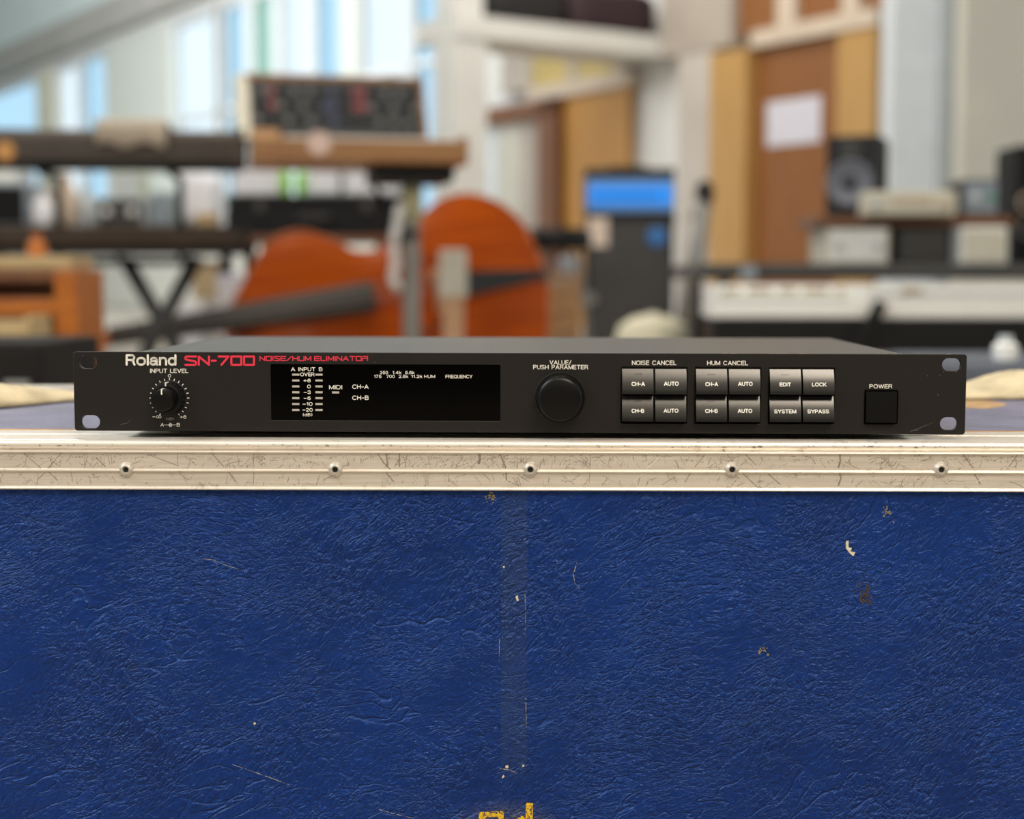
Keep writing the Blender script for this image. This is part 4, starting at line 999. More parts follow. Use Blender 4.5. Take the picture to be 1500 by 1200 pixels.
o = bm_obj('scratches', bd, M_grime, fc); o['kind'] = 'stuff'
o = bm_obj('bright_scratches', bb, M_bare, fc); o['kind'] = 'stuff'
# dents in the rounded top edge: small dark nicks, set on the dark band below the corner
bm = bmesh.new()
for i in range(120):
    x = rnd.uniform(-.30, .30); z = ZC - rnd.uniform(.0024, .0036); r = rnd.uniform(.0001, .00035) * (2.2 if rnd.random() < .08 else 1)
    yy = -.00008
    vs = [bm.verts.new((x + r * rnd.uniform(1.2, 3.0) * math.cos(k * 1.05), yy, z + r * rnd.uniform(.5, 1.1) * math.sin(k * 1.05))) for k in range(6)]
    bm.faces.new(vs)
o = bm_obj('nicks', bm, M_grime, fc); o['kind'] = 'stuff'
# chips and pale scuffs in the leather (bare fabric showing)
M_chip = mat('bare_fabric', (.70, .64, .48), .8, var=.3, nscale=600)
M_chipy = mat('scuff_ochre', (.30, .25, .12), .8, var=.4, nscale=500)
M_chipb = mat('scuff_brown', (.075, .055, .045), .8, var=.4, nscale=300)
def flake(name, plist, m, y=.00165):
    bm = bmesh.new()
    for pl in plist:
        f0 = F(*pl[0], y)
        vs = [bm.verts.new(F(a, b, y)) for a, b in pl]; bm.faces.new(vs)
    o = bm_obj(name, bm, m, fc)
    o['kind'] = 'stuff'; return o
flake('leather_chip', [[(1239, 793), (1243, 792), (1243, 802), (1248, 803), (1246, 808), (1253, 809), (1250, 815), (1244, 810), (1239, 803)], [(755, 874), (758, 872), (760, 880), (757, 881)], [(736, 829), (740, 830), (738, 833)], [(371, 1059), (374, 1058), (375, 1061), (372, 1062)],
              [(740, 1122), (744, 1121), (745, 1125), (741, 1126)], [(765, 1121), (768, 1120), (768, 1123), (765, 1124)], [(735, 1138), (738, 1135), (739, 1138), (736, 1141)]], M_chip)
def blotch(x, y, r, n, rr):
    out = []
    for i in range(n):
        cx, cy = x + rr.gauss(0, r), y + rr.gauss(0, r * 1.1); s_ = rr.uniform(.6, 2.0)
        out.append([(cx + s_ * math.cos(k * 1.2) * rr.uniform(.6, 1.4), cy + s_ * math.sin(k * 1.2) * rr.uniform(.6, 1.4)) for k in range(5)])
    return out
flake('ochre_scuffs', blotch(718, 729, 4, 26, rnd) + blotch(1299, 750, 4, 16, rnd) + blotch(1118, 953, 4, 16, rnd), M_chipy)
flake('brown_scuffs', blotch(1266, 866, 6, 46, rnd) + blotch(1272, 880, 5, 30, rnd), M_chipb)
bm = bmesh.new()
for pl, wd in [([(297, 819), (312, 820), (330, 828), (362, 838)], 1.3), ([(845, 824), (840, 842), (842, 854), (849, 863)], 1.3), ([(375, 1132), (400, 1141), (424, 1150)], 1.6), ([(555, 1186), (580, 1193), (606, 1199)], 1.3), ([(732, 1126), (745, 1128), (759, 1133)], 1.6),
               ([(340, 1120), (375, 1132)], .8), ([(769, 870), (770, 900), (769, 930)], .9), ([(770, 1022), (771, 1050), (771, 1065)], 1.1), ([(732, 935), (731, 970)], 1.0), ([(380, 860), (440, 1)], .0)][:-1]:
    pxs(bm, pl, wd, .00164, wd * .4)
o = bm_obj('pale_scratches', bm, brokenmat('scratch_pale', (.40, .38, .34), 900, .55), fc); o['kind'] = 'stuff'
# yellow stencil paint, worn (only the tops of the characters are in view)
def stencilmat():
    m = bpy.data.materials.new('stencil_yellow'); m.use_nodes = True; nt = m.node_tree; b = nt.nodes['Principled BSDF']; L = nt.links.new
    b.inputs['Base Color'].default_value = (.80, .50, .01, 1); b.inputs['Roughness'].default_value = .6
    tc = nd(nt, 'ShaderNodeTexCoord'); n = nd(nt, 'ShaderNodeTexNoise'); n.inputs['Scale'].default_value = 620; n.inputs['Detail'].default_value = 5; n.inputs['Roughness'].default_value = .7; L(tc.outputs['Object'], n.inputs['Vector'])
    r = nd(nt, 'ShaderNodeMapRange'); L(n.outputs['Fac'], r.inputs[0]); r.inputs[1].default_value = .57; r.inputs[2].default_value = .51; L(r.outputs[0], b.inputs['Alpha'])
    return m
bm = bmesh.new()
def fp(pl):
    bm.faces.new([bm.verts.new(F(a, b, .00166)) for a, b in pl])
fp([(701, 1200), (702, 1190), (737, 1188), (738, 1196), (730, 1197), (712, 1197), (708, 1210), (701, 1212)])
fp([(738, 1196), (738, 1212), (730, 1212), (730, 1197)])
fp([(771, 1176), (781, 1177), (780, 1212), (770, 1212), (770, 1186)])
fp([(758, 1199), (765, 1195), (770, 1200), (770, 1212), (758, 1212)])
o = bm_obj('stencil_paint', bm, stencilmat(), fc); o['label'] = 'worn yellow stencilled paint'
# worn tan patch on the case top at the right
bm = bmesh.new(); bm.faces.new([bm.verts.new(FT(a, b, ZC - .0008)) for a, b in [(1410, 597), (1410, 586), (1440, 586), (1462, 589), (1476, 592), (1466, 596), (1440, 599)]])
o = bm_obj('worn_patch', bm, mat('worn_tan', (.44, .27, .12), .7, var=.3, nscale=80), fc)

# crumpled beige cloth strip along the rear of the case top
M_bcl = mat('cloth_beige', (.60, .50, .32), .85, var=.3, nscale=45, bump=.5, bscale=180)
bm = bmesh.new(); NX, NY = 150, 14; g = []
xcl, xcr = FT(50, 572).x, FT(1466, 572).x
def fold(x, v):
    xc = xcl if x < 0 else xcr
    return (.5 + .5 * math.cos((x - xc) * 2 * math.pi / .115 + 1.2 * (v - .5))) * .75 + (.5 + .5 * math.sin(x * 97 + v * 7)) * .25
for i in range(NX + 1):
    x = -.46 + .92 * i / NX; row = []
    if x < -.2: yb, wdt = .345 - min(.11, 1.9 * max(0, -.300 - x)), .085
    else: yb, wdt = .315, .075
    yb += .010 * math.sin(x * 23)
    for j in range(NY + 1):
        v = j / NY; hh_ = math.sin(math.pi * v) ** .7
        row.append(bm.verts.new((x, yb + (v - .5) * wdt, ZC + .0001 + hh_ * (.003 + .016 * fold(x, v)))))
    g.append(row)
for A, B in zip(g, g[1:]):
    for j in range(NY): bm.faces.new((A[j], A[j + 1], B[j + 1], B[j]))
    bm.faces.new((A[0], B[0], B[NY], A[NY]))
o = bm_obj('cloth_strip', bm, M_bcl, None, True); o.matrix_world = FCM
setp(o, 'crumpled beige cloth strip lying along the rear of the blue case', 'cloth')

# ================================================================= THE RACK UNIT
UYAW, UROLL, UZ = -.00641, .0014, ZC + .0032
ru = empty('rack_unit', (0, 0, UZ), label='black one-unit rack audio processor with white and red lettering', cat='rack unit', rot=(0, UROLL, UYAW))
UM = Matrix.Translation((0, 0, UZ)) @ Euler((0, UROLL, UYAW), 'XYZ').to_matrix().to_4x4(); UI = UM.inverted()
def U(px, py, yoff=0.0):
    o = UI @ CAM; d = UI.to_3x3() @ ray(px, py); return o + d * ((yoff - o.y) / d.y)
PXM = 1 / 2710.0
M_panel_f = mat('panel_black_satin', (.0115, .0100, .0092), .45, var=.10, nscale=30, bump=.06, bscale=2500, spec=.32)
M_chas = mat('chassis_black_paint', (.032, .029, .026), .38, var=.15, nscale=20, bump=.12, bscale=1800)
M_btn = mat('button_black', (.0045, .0045, .0046), .27, var=.08, nscale=40, spec=.8)
M_knob = mat('knob_black', (.0035, .0035, .0035), .34, var=.08, nscale=40, spec=.22)
M_well = mat('well_black', (.003, .003, .003), .7)
M_glass = mat('display_black_gloss', (.0010, .0009, .0009), .08, var=.1, spec=.12)
M_print = mat('print_cream', (.86, .84, .77), .55, var=.04)
M_printd = mat('print_dim', (.34, .30, .24), .6, var=.05)
M_pred = mat('print_red', (.80, .03, .075), .5, var=.04)
M_led = mat('led_off', (.48, .45, .41), .5, var=.08)
HP, WP = .0432, .4826

def curve_plate(name, loops, thick, bev, m, parent, y_front):
    cu = bpy.data.curves.new(name, 'CURVE'); cu.dimensions = '2D'; cu.fill_mode = 'BOTH'; cu.extrude = thick / 2 - bev; cu.bevel_depth = bev; cu.bevel_resolution = 1; cu.offset = -bev
    for lp in loops:
        s = cu.splines.new('POLY'); s.points.add(len(lp) - 1); s.use_cyclic_u = True
        for p, (x, z) in zip(s.points, lp): p.co = (x, z, 0, 1)
    o = bpy.data.objects.new('tmp', cu); COL.objects.link(o)
    dg = bpy.context.evaluated_depsgraph_get(); me = bpy.data.meshes.new_from_object(o.evaluated_get(dg))
    bpy.data.objects.remove(o); bpy.data.curves.remove(cu)
    for v in me.vertices: x, y, z = v.co; v.co = (x, y_front + thick / 2 - z, y)
    me.materials.clear(); me.name = name
    return link(name, me, m, parent)
def rrect(x0, x1, z0, z1, r, n=6):
    out = []
    for cx, cz, a0 in ((x1 - r, z1 - r, 0), (x0 + r, z1 - r, 90), (x0 + r, z0 + r, 180), (x1 - r, z0 + r, 270)):
        for k in range(n + 1): a = math.radians(a0 + 90 * k / n); out.append((cx + r * math.cos(a), cz + r * math.sin(a)))
    return out
def urect(x0, x1, y0, y1, r=.0004):
    a, b = U(x0, y1), U(x1, y0); return rrect(a.x, b.x, a.z, b.z, r, 3)
slots = []
for x0, x1, y0, y1 in ((115.5, 141.5, 520.5, 540), (118.5, 146, 608.5, 627.5), (1380, 1408, 525, 543.5), (1377, 1403, 611.5, 630)):
    a, b = U(x0, y1), U(x1, y0); slots.append(rrect(a.x, b.x, a.z, b.z, (b.z - a.z) / 2 - .0001, 10))
wells = [(909.3, 1007.0, 537.8, 620.3), (1017.2, 1115.0, 538.2, 620.6), (1125.2, 1223.2, 538.8, 620.8), (1265.6, 1315.6, 571.6, 621.4)]
disp = (397.2, 733.0, 534.6, 615.6)
loops = [rrect(-WP / 2, WP / 2, 0, HP, .0016, 6)] + slots + [urect(*w_) for w_ in wells] + [urect(*disp)]
fpl = curve_plate('front_panel', loops, .003, .00025, M_panel_f, ru, 0)
# bright worn nicks along the top edge of the panel
bm = bmesh.new(); rnd = random.Random(5)
for px in (195, 215, 240, 248, 1062, 1075, 1115, 1130, 1142, 1150, 1175, 1300, 1312, 1320, 1390, 1150, 1288, 1296):
    x = U(px, 518).x; l = rnd.uniform(.0004, .0035); bbox(bm, (x, .0006, HP - .00005), (l, .0005, .0003))
o = bm_obj('edge_wear', bm, M_riv, fpl); o['kind'] = 'stuff'
def flatmark(bm, pl, w_): stroke(bm, [(U(a, b).x, U(a, b).z) for a, b in pl], w_ * PXM, w_ * PXM * .3, -.00006)
bm = bmesh.new()
for pl, wd in [([(1333, 632), (1342, 629.5), (1352, 625), (1367, 619)], .7), ([(1373, 577), (1375.5, 580.5)], 1.0), ([(1358, 551), (1359, 550)], 1.4), ([(1376, 550), (1378, 549)], 1.2), ([(1382, 545), (1383, 544)], 1.2), ([(1400.5, 545.5), (1401.5, 544.5)], 1.4), ([(176, 622), (186, 620), (191, 615)], .6), ([(549, 531.5), (550.5, 530.5)], 1.2), ([(1490 - 150, 630), (1345, 630.5)], .8)]:
    flatmark(bm, pl, wd)
o = bm_obj('panel_scratches', bm, mat('panel_scratch', (.16, .15, .14), .6), fpl); o['kind'] = 'stuff'
# chassis: lid and floor tray, rear panel, feet, screws
ch = box('chassis_lid', (0, .003 + .2575 / 2, .0418 - .0006 - .01), (.430, .2575, .0212), M_chas, ru, .0008)
box('chassis_tray', (0, .003 + .2575 / 2, .0105), (.4286, .2570, .0208), M_chas, ru, .0006)
for sx in (-1, 1):
    for yy in (.05, .21): lathe('side_screw', [(0, .0012), (.0025, .001), (.003, 0)], M_riv, ru, (sx * .2152, yy, .028), 14, 'Y').rotation_euler = (0, 0, sx * math.pi / 2)
for sx in (-1, 1):
    for yy in (.03, .23): lathe('foot', [(.007, -.0026), (.008, -.001), (.008, .0004)], M_blk, ru, (sx * .19, yy, 0), 18)

# ---- lettering: monoline grotesque drawn as strokes, each glyph (advance width, polylines)
def ell(cx, cy, rx, ry, a0, a1, n=12):
    e = .86                                     # slightly squared rounds
    out = []
    for k in range(n + 1):
        a = math.radians(a0 + (a1 - a0) * k / n); c, s_ = math.cos(a), math.sin(a)
        out.append((cx + rx * math.copysign(abs(c) ** e, c), cy + ry * math.copysign(abs(s_) ** e, s_)))
    return out
W8 = .82
GLY = {' ': (.38, []), 'A': (.9, [[(0, 0), (.45, 1), (.9, 0)], [(.16, .32), (.74, .32)]]),
 'B': (.76, [[(0, 0), (0, 1), (.45, 1)] + ell(.46, .77, .26, .23, 90, -90, 8) + [(0, .54)], [(.46, .54)] + ell(.48, .27, .28, .27, 90, -90, 8) + [(0, 0)]]),
 'C': (.86, [ell(.45, .5, .45, .5, 42, 318, 16)]), 'D': (.82, [[(0, 0), (0, 1), (.38, 1)] + ell(.38, .5, .44, .5, 90, -90, 10) + [(0, 0)]]),
 'E': (.68, [[(.68, 1), (0, 1), (0, 0), (.68, 0)], [(0, .52), (.62, .52)]]), 'F': (.64, [[(.64, 1), (0, 1), (0, 0)], [(0, .5), (.56, .5)]]),
 'H': (.8, [[(0, 0), (0, 1)], [(.8, 0), (.8, 1)], [(0, .52), (.8, .52)]]), 'I': (.02, [[(.01, 0), (.01, 1)]]), 'K': (.78, [[(0, 0), (0, 1)], [(.74, 1), (0, .36)], [(.26, .58), (.78, 0)]]),
 'L': (.62, [[(0, 1), (0, 0), (.62, 0)]]), 'M': (.98, [[(0, 0), (0, 1), (.49, .04), (.98, 1), (.98, 0)]]), 'N': (.8, [[(0, 0), (0, 1), (.8, 0), (.8, 1)]]),
 'O': (.94, [ell(.47, .5, .47, .5, 0, 360, 22)]), 'P': (.72, [[(0, 0), (0, 1), (.42, 1)] + ell(.44, .74, .28, .26, 90, -90, 8) + [(0, .48)]]), 'Q': (.94, [ell(.47, .5, .47, .5, 0, 360, 22), [(.58, .26), (.94, -.02)]]),
 'R': (.78, [[(0, 0), (0, 1), (.46, 1)] + ell(.48, .75, .26, .25, 90, -90, 8) + [(0, .5)], [(.44, .5), (.66, .4), (.7, .14), (.78, 0)]]),
 'S': (.76, [ell(.38, .75, .35, .25, 28, 180, 8) + [(.06, .64), (.2, .545), (.56, .47), (.7, .38)] + ell(.38, .26, .38, .26, 10, -155, 10)]),
 'T': (.78, [[(0, 1), (.78, 1)], [(.39, 1), (.39, 0)]]), 'U': (.8, [[(0, 1), (0, .4)] + ell(.4, .4, .4, .4, 180, 360, 12) + [(.8, 1)]]), 'V': (.86, [[(0, 1), (.43, 0), (.86, 1)]]),
 'W': (1.22, [[(0, 1), (.3, 0), (.61, 1), (.92, 0), (1.22, 1)]]), 'Y': (.84, [[(0, 1), (.42, .44), (.84, 1)], [(.42, .44), (.42, 0)]]),
 '0': (.72, [ell(.36, .5, .36, .5, 0, 360, 20)]), '1': (.3, [[(0, .78), (.16, .82), (.28, 1), (.28, 0)]]), '2': (.7, [ell(.35, .7, .34, .3, 165, -30, 10) + [(.06, .08), (0, 0), (.7, 0)]]),
 '3': (.7, [ell(.34, .75, .31, .25, 160, -80, 9) + [(.28, .52)], [(.28, .52), (.38, .52)] + ell(.35, .27, .35, .27, 70, -160, 10)]), '4': (.76, [[(.56, 0), (.56, 1), (0, .28), (.76, .28)]]),
 '5': (.7, [[(.64, 1), (.12, 1), (.05, .48)] + ell(.35, .32, .35, .32, 125, -160, 12)]), '6': (.7, [ell(.35, .31, .35, .31, 0, 360, 16), [(0, .31), (.02, .62), (.16, .9), (.36, 1), (.62, .88)]]),
 '7': (.68, [[(0, 1), (.68, 1), (.34, .45), (.24, 0)]]), '8': (.7, [ell(.35, .76, .29, .24, 0, 360, 14), ell(.35, .27, .35, .27, 0, 360, 14)]),
 '+': (.66, [[(0, .44), (.66, .44)], [(.33, .12), (.33, .78)]]), '-': (.46, [[(0, .44), (.46, .44)]]), '−': (.66, [[(0, .44), (.66, .44)]]), '.': (.04, [[(0, 0), (.04, 0)]]), '/': (.46, [[(0, -.04), (.46, 1.04)]]),
 '(': (.2, [ell(.36, .5, .36, .68, 130, 230, 8)]), ')': (.2, [ell(-.16, .5, .36, .68, 50, -50, 8)]), 'k': (.6, [[(0, 0), (0, 1)], [(.54, .7), (0, .24)], [(.2, .42), (.6, 0)]]),
 'd': (.66, [ell(.33, .35, .33, .35, 0, 360, 18), [(.66, 0), (.66, 1)]]), 'o': (.76, [ell(.38, .36, .38, .36, 0, 360, 20)]), 'l': (.02, [[(.01, 0), (.01, 1)]]),
 'a': (.66, [[(.06, .56)] + ell(.32, .52, .27, .2, 150, 0, 8) + [(.6, .12), (.62, .02), (.68, 0)], [(.6, .42), (.3, .38)] + ell(.26, .2, .26, .19, 90, 300, 10) + [(.6, .2)]]), 'n': (.6, [[(0, 0), (0, .72)], ell(.3, .42, .3, .3, 180, 0, 10) + [(.6, 0)]])}
LOGO = {'N': [[(0, 0), (0, 1), (1, 0), (1, 1)]], 'O': [[(0, 0), (0, 1), (1, 1), (1, 0), (0, 0)]], 'I': [[(.5, 0), (.5, 1)]], 'S': [[(1, 1), (.08, 1), (0, .9), (0, .72), (.1, .62), (.9, .42), (1, .32), (1, .1), (.92, 0), (0, 0)]], 'E': [[(1, 1), (0, 1), (0, 0), (1, 0)], [(0, .5), (.92, .5)]],
      '/': [[(0, 0), (1, 1)]], 'H': [[(0, 0), (0, 1)], [(1, 0), (1, 1)], [(0, .5), (1, .5)]], 'U': [[(0, 1), (0, 0), (1, 0), (1, 1)]], 'M': [[(0, 0), (0, 1), (.5, .15), (1, 1), (1, 0)]], 'L': [[(0, 1), (0, 0), (1, 0)]],
      'A': [[(0, 0), (.5, 1), (1, 0)], [(.22, .34), (.78, .34)]], 'T': [[(0, 1), (1, 1)], [(.5, 1), (.5, 0)]], 'R': [[(0, 0), (0, .55)], [(0, 1), (1, 1), (1, 0)], [(0, .55), (1, .55)]], '7': [[(0, 1), (1, 1), (.28, 0)]], '0': [[(0, 0), (0, 1), (1, 1), (1, 0), (0, 0)]], '-': [[(0, .5), (1, .5)]], ' ': []}
def stroke_text(body, x0, x1, y0, y1, parent, m, wpx, gap=.3, glyphs=None, name='lettering', yoff=-.00006, ploc=(0, 0, 0), yfun=None, butt=False):
    """print whose bounding box covers the photo rectangle on the unit's front"""
    gl = glyphs or GLY
    tot = sum(gl[c][0] for c in body) + gap * (len(body) - 1); ploc = Vector(ploc)
    bm = bmesh.new(); cur = 0; hpx = y1 - y0; r = wpx / 2; sc = (x1 - x0 - wpx) / tot
    for c in body:
        for pl in gl[c][1]:
            q = [U(x0 + r + (cur + u) * sc, y1 - r - v * (hpx - 2 * r), yoff) for u, v in pl]; q = [(p.x, p.z) for p in q]
            for (ax_, az_), (bx_, bz_) in zip(q, q[1:]): stroke(bm, [(ax_, az_), (bx_, bz_)], wpx * PXM, None, yoff)
            n = len(q)
            for i, (ax_, az_) in enumerate(q):
                if butt and i in (0, n - 1) and n > 1: continue
                bm.faces.new([bm.verts.new((ax_ + r * PXM * math.cos(k * math.pi / 4), yoff - .000003, az_ + r * PXM * math.sin(k * math.pi / 4))) for k in range(8)])
        cur += gl[c][0] + gap
    for v in bm.verts:
        if yfun: v.co.y = yfun(v.co.z)
        v.co -= ploc
    return bm_obj(name, bm, m, parent)
def logo(body, widths, *a, **k):
    return stroke_text(body, *a, glyphs={c: (widths.get(c, 1.25), [[(u * widths.get(c, 1.25), v) for u, v in pl] for pl in LOGO[c]]) for c in set(body)}, **k)
def lettering(body, x0, x1, y0, y1, parent, m=None, yoff=-.00006, bold=1.0, ploc=(0, 0, 0), yfun=None, name='lettering'):
    return stroke_text(body, x0, x1, y0, y1, parent, m or M_print, (y1 - y0) * .165 * bold, .30, None, name, yoff, ploc, yfun)
stroke_text('Roland', 184, 258.5, 519.0, 535.8, fpl, M_print, 3.1, .27, butt=False)['label'] = 'cream maker lettering'
logo('SN-700', {'-': .55, '7': 1.35, 'N': 1.4, 'S': 1.45, '0': 1.35}, 270, 373.5, 520.8, 536, fpl, M_pred, 3.0, .38)['label'] = 'large red model lettering'
logo('NOISE/HUM ELIMINATOR', {'I': .12, ' ': .25, '/': 1.1, 'L': 1.0, 'M': 1.4, 'A': 1.35, 'O': 1.3}, 380, 539, 521.6, 529.0, fpl, M_pred, 1.35, .36)['label'] = 'small red title lettering'
PT = [('INPUT LEVEL', 219.8, 276, 540.2, 546.6), ('0', 246, 250.4, 548.2, 553), ('+6', 263.6, 273, 608.2, 613.4), ('A', 235, 240.2, 619.8, 625), ('B', 258.8, 263.4, 619.8, 625), ('VALUE/', 805, 837, 527.8, 534.2), ('PUSH PARAMETER', 781, 861.5, 534.6, 541.2),
      ('NOISE CANCEL', 925.6, 991, 528.2, 535), ('HUM CANCEL', 1035.8, 1096, 528.6, 535.2), ('POWER', 1273.6, 1307, 563, 569.2)]
for t, x0, x1, y0, y1 in PT: lettering(t, x0, x1, y0, y1, fpl)
lettering('(dB)', 243.4, 254.8, 611.6, 615.6, fpl, M_printd)
# dial scale: ticks, minus infinity, A-dot-B symbol
CK = (248.2, 583.2)
bm = bmesh.new()
for k in range(-10, 11):
    an = math.radians(k * 15); sx_, sz_ = math.sin(an), math.cos(an)
    stroke(bm, [(U(CK[0] + 25.6 * sx_, CK[1] - 25.6 * sz_).x, U(CK[0] + 25.6 * sx_, CK[1] - 25.6 * sz_).z), (U(CK[0] + 29.2 * sx_, CK[1] - 29.2 * sz_).x, U(CK[0] + 29.2 * sx_, CK[1] - 29.2 * sz_).z)], 1.25 * PXM, None, -.00006)
bm_obj('dial_scale', bm, M_print, fpl)
bm = bmesh.new()
def arc(cx, cy, r, a0, a1, wpx, n=16):
    pl = [(cx + r * math.cos(math.radians(a0 + (a1 - a0) * k / n)), cy - r * math.sin(math.radians(a0 + (a1 - a0) * k / n))) for k in range(n + 1)]
    stroke(bm, [(U(*p).x, U(*p).z) for p in pl], wpx * PXM, None, -.00006)
def seg(x0, y0, x1, y1, wpx): stroke(bm, [(U(x0, y0).x, U(x0, y0).z), (U(x1, y1).x, U(x1, y1).z)], wpx * PXM, None, -.00006)
seg(223.2, 610.7, 227.4, 610.7, 1.0); arc(230.8, 610.7, 1.7, 0, 360, .9); arc(234.3, 610.7, 1.7, 0, 360, .9)
seg(240.6, 622.6, 257.8, 622.6, .8); arc(249.2, 622.6, 2.6, -110, 110, .9); arc(248.6, 622.6, 1.0, 0, 360, 1.6)
bm_obj('dial_symbols', bm, M_print, fpl)

# ---- display window
a, b = U(disp[0], disp[3]), U(disp[1], disp[2])
dp = box('display_window', ((a.x + b.x) / 2, .0015, (a.z + b.z) / 2), (b.x - a.x + .001, .0016, b.z - a.z + .001), M_glass, ru, .0)
dloc = dp.location.copy(); DY = .0007 - .00004
dp['label'] = 'glossy black display window with printed level scale'
for t, x0, x1, y0, y1 in [('A', 426, 432.6, 538.2, 544), ('INPUT', 437, 462, 538.2, 544), ('B', 467, 472.4, 538.2, 544), ('OVER', 439.8, 460.6, 545.8, 551.4), ('+6', 444.6, 455.2, 554.8, 560.2), ('0', 450, 455.2, 563.6, 569), ('−3', 444.8, 455.2, 572, 577.4), ('−6', 444.8, 455.2, 580.8, 586), ('−10', 443, 457.8, 589.2, 594.6), ('−20', 443, 458, 597.8, 603.2), ('(dB)', 443.6, 457.4, 605.4, 609.9),
                         ('MIDI', 482, 501.2, 564.2, 570.4), ('CH-A', 516, 540, 563.4, 569.8), ('CH-B', 516, 540, 579.6, 586), ('350', 556.6, 568.4, 543.6, 548.2), ('1.4k', 575, 588.2, 543.6, 548.2), ('5.6k', 593.6, 607.2, 543.6, 548.2), ('175', 547.8, 558.8, 549.2, 553.9), ('700', 566, 578.4, 549.2, 553.9), ('2.8k', 584, 598, 549.2, 553.9), ('11.2k', 602.4, 618.8, 549.2, 553.9), ('HUM', 621.4, 637.4, 549.2, 553.9), ('FREQUENCY', 652.6, 692, 549.2, 554.3)]:
    lettering(t, x0, x1, y0, y1, dp, None, DY, 1.0, dloc)
for r_ in range(7):
    for x0 in (428, 462):
        p = U(x0 + 5.3, 548.9 + r_ * 8.62, DY)
        if r_ == 0 and x0 == 428: lb = box('level_led', p - dloc, (10.6 * PXM, .0001, 2.9 * PXM), M_led, dp); lme = lb.data
        else: o = bpy.data.objects.new('level_led', lme); COL.objects.link(o); o.parent = dp; o.location = p - dloc
o = bpy.data.objects.new('midi_led', lme); COL.objects.link(o); o.parent = dp; o.location = U(491.6, 575.0, DY) - dloc

# ---- concentric input knob
def knurled(name, prof, n, depth, m, parent, loc, zmin, zmax, axis='Y'):
    bm = bmesh.new(); blathe(bm, prof, n * 2, axis)
    for v in bm.verts:
        r = math.hypot(v.co.x, v.co.z)
        if r > 1e-6 and zmin <= -v.co.y <= zmax:
            k = int(round((math.atan2(v.co.z, v.co.x) / (2 * math.pi)) * n * 2)) % 2
            if k: v.co.x *= 1 - depth / r; v.co.z *= 1 - depth / r
    o = bm_obj(name, bm, m, parent); o.location = loc; return o
kc = U(CK[0], CK[1])
lathe('knob_collar', [(0, .0006), (.0094, .0006), (.0098, 0)], M_well, ru, kc, 40, 'Y')
ko = knurled('input_knob_ring', [(.0090, .0), (.0090, .001), (.0087, .0066), (.0083, .0074), (.0072, .0078), (0, .0078)], 56, .00035, M_knob, ru, kc, .0009, .0067)
ki = lathe('input_knob', [(.0062, .0070), (.0062, .0078), (.0060, .0148), (.0055, .0156), (.0044, .0160), (0, .0162)], M_knob, ru, kc, 48, 'Y')
def pointer(parent, r, y0, y1, rin, yf):
    bm = bmesh.new()
    bbox(bm, (0, -(y0 + y1) / 2, r - .0002), (.0007, y1 - y0, .0007)); bbox(bm, (0, -yf, (rin + r) / 2), (.0007, .0004, r - rin))
    return bm_obj('pointer', bm, M_print, parent)
pointer(ko, .0088, .0015, .0074, .0070, .0077); pointer(ki, .0060, .0108, .0155, .0030, .0160)
# ---- value knob
kv = U(820.5, 582.2)
lathe('knob_collar', [(0, .0006), (.0136, .0006), (.0139, 0)], M_well, ru, kv, 48, 'Y')
vk = knurled('value_knob', [(.0133, .0006), (.0133, .0014), (.0122, .0104), (.0119, .0110)], 80, .00045, M_knob, ru, kv, .0012, .0109)
lathe('knob_cap', [(.0118, .0100), (.0118, .0113), (.0113, .0120), (.0098, .0126), (.006, .0130), (0, .0131)], M_knob, vk, (0, 0, 0), 64, 'Y')

# ---- push buttons (each a curved cap: leaning back at the top, upright at the bottom)
def cap_profile(h, top_back, front, back):
    pts = []
    for i in range(13):
        v = i / 12; pts.append((-(front - top_back * (v ** 1.75)), v * h))
    return pts
def button_cap(name, x0, x1, y0, y1, front, top_back, parent, m):
    a, b = U(x0, y1, -.001), U(x1, y0, -.001); h = b.z - a.z; W_ = b.x - a.x
    pts = cap_profile(h, top_back, front, 0) + [(.004, h), (.004, 0)]
    bm = bmesh.new()
    v0 = [bm.verts.new((0, y, z)) for y, z in pts]; v1 = [bm.verts.new((W_, y, z)) for y, z in pts]; n = len(pts)
    bm.faces.new(v0); bm.faces.new(v1)
    for k in range(n): bm.faces.new((v0[k], v0[(k + 1) % n], v1[(k + 1) % n], v1[k]))
    bmesh.ops.bevel(bm, geom=[e for e in bm.edges if e.is_manifold and e.calc_face_angle(0) > .9], offset=.0003, segments=2, affect='EDGES')
    o = bm_obj(name, bm, m, parent); o.location = (a.x, 0, a.z); smooth_angle(o, 30)
    def yf(z): v = min(1, max(0, (z - a.z) / h)); return -(front - top_back * (v ** 1.75)) - .00006
    return o, yf, (a, b)
for i, w_ in enumerate(wells):
    a, b = U(w_[0], w_[3]), U(w_[1], w_[2])
    box('button_well', ((a.x + b.x) / 2, .0042, (a.z + b.z) / 2), (b.x - a.x + .002, .0022, b.z - a.z + .002), M_well, ru)
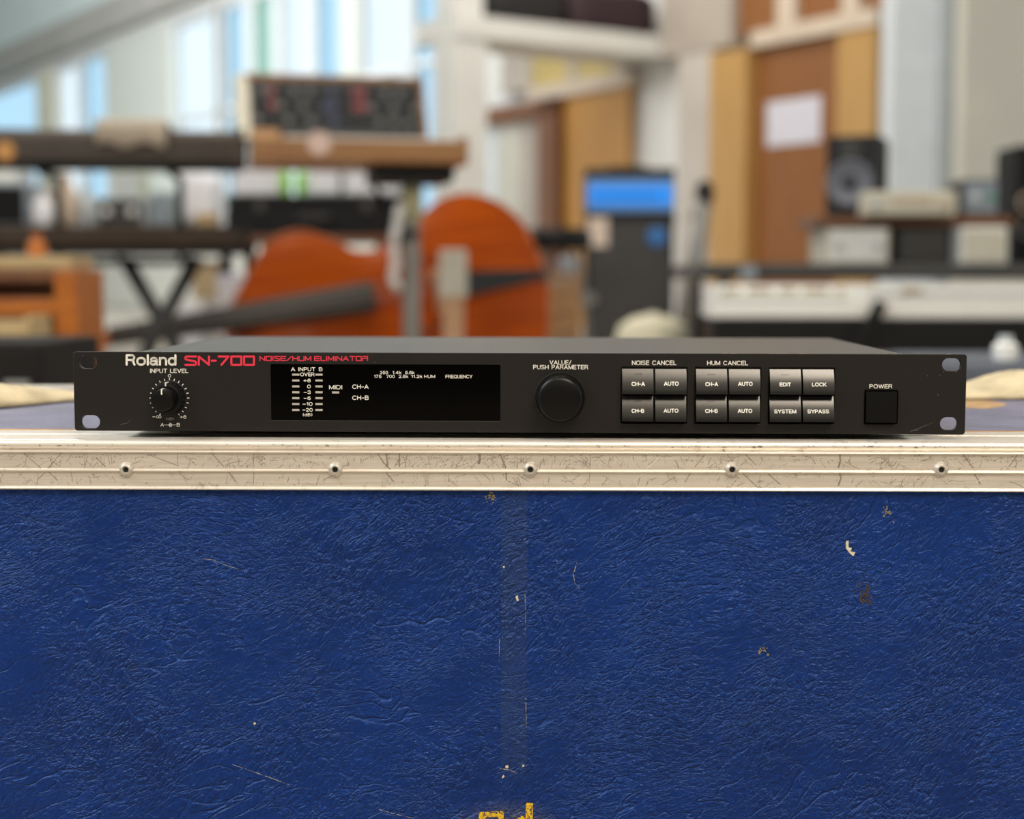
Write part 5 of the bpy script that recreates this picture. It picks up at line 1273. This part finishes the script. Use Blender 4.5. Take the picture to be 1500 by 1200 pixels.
BT = [(911.2, 957.0, 540.6, 576.6, 'CH-A', 925, 944.6, 559.4, 565.4, 1), (959.6, 1005.6, 541, 577, 'AUTO', 972.4, 994, 559, 565, 0), (911.0, 956.6, 580.0, 616.4, 'CH-B', 925, 943.6, 598.8, 604.6, 1), (959.4, 1005.0, 580.4, 616.8, 'AUTO', 972, 993.6, 598.6, 604.4, 0),
      (1019.2, 1065.0, 541, 577, 'CH-A', 1033, 1051.6, 559.8, 565.6, 1), (1067.4, 1113.4, 541.2, 577.2, 'AUTO', 1080.8, 1102.2, 559.4, 565.2, 0), (1019, 1064.4, 580.4, 616.8, 'CH-B', 1032.8, 1051.2, 599, 604.8, 1), (1067, 1112.8, 580.6, 617, 'AUTO', 1080.4, 1101.6, 598.8, 604.8, 0),
      (1127.2, 1173.2, 541.4, 577.4, 'EDIT', 1141.6, 1158.4, 560.4, 566, 1), (1175.4, 1221.6, 541.6, 577.6, 'LOCK', 1189, 1210.2, 560.4, 566, 0), (1126.6, 1172.8, 580.8, 617.2, 'SYSTEM', 1133.8, 1166, 599.8, 605.4, 0), (1175, 1221.2, 580.8, 617.2, 'BYPASS', 1182.6, 1214, 599.8, 605.4, 0)]
for x0, x1, y0, y1, t, tx0, tx1, ty0, ty1, led in BT:
    o, yf, (a, b) = button_cap('push_button', x0, x1, y0, y1, .0044, .0044, ru, M_btn)
    lettering(t, tx0, tx1, ty0, ty1, o, None, -.0026, 1.22, o.location, yf, 'button_lettering')
    if led:
        p = U((tx0 + tx1) / 2, y0 + 7.6, -.0018); bm = bmesh.new()
        w2, h2 = 5.5 * PXM, .8 * PXM
        bm.faces.new([bm.verts.new((p.x + sx * w2, yf(p.z + sz * h2) - .00002, p.z + sz * h2) - 0 * p if False else (Vector((p.x + sx * w2, yf(p.z + sz * h2), p.z + sz * h2)) - o.location)) for sx, sz in ((-1, -1), (1, -1), (1, 1), (-1, 1))])
        bm_obj('indicator', bm, mat('indicator_dark', (.035, .022, .018), .25), o)
o, yf, _ = button_cap('power_button', 1268.0, 1313.6, 574.0, 618.8, .0024, .0009, ru, M_knob)
bpy.context.view_layer.update()
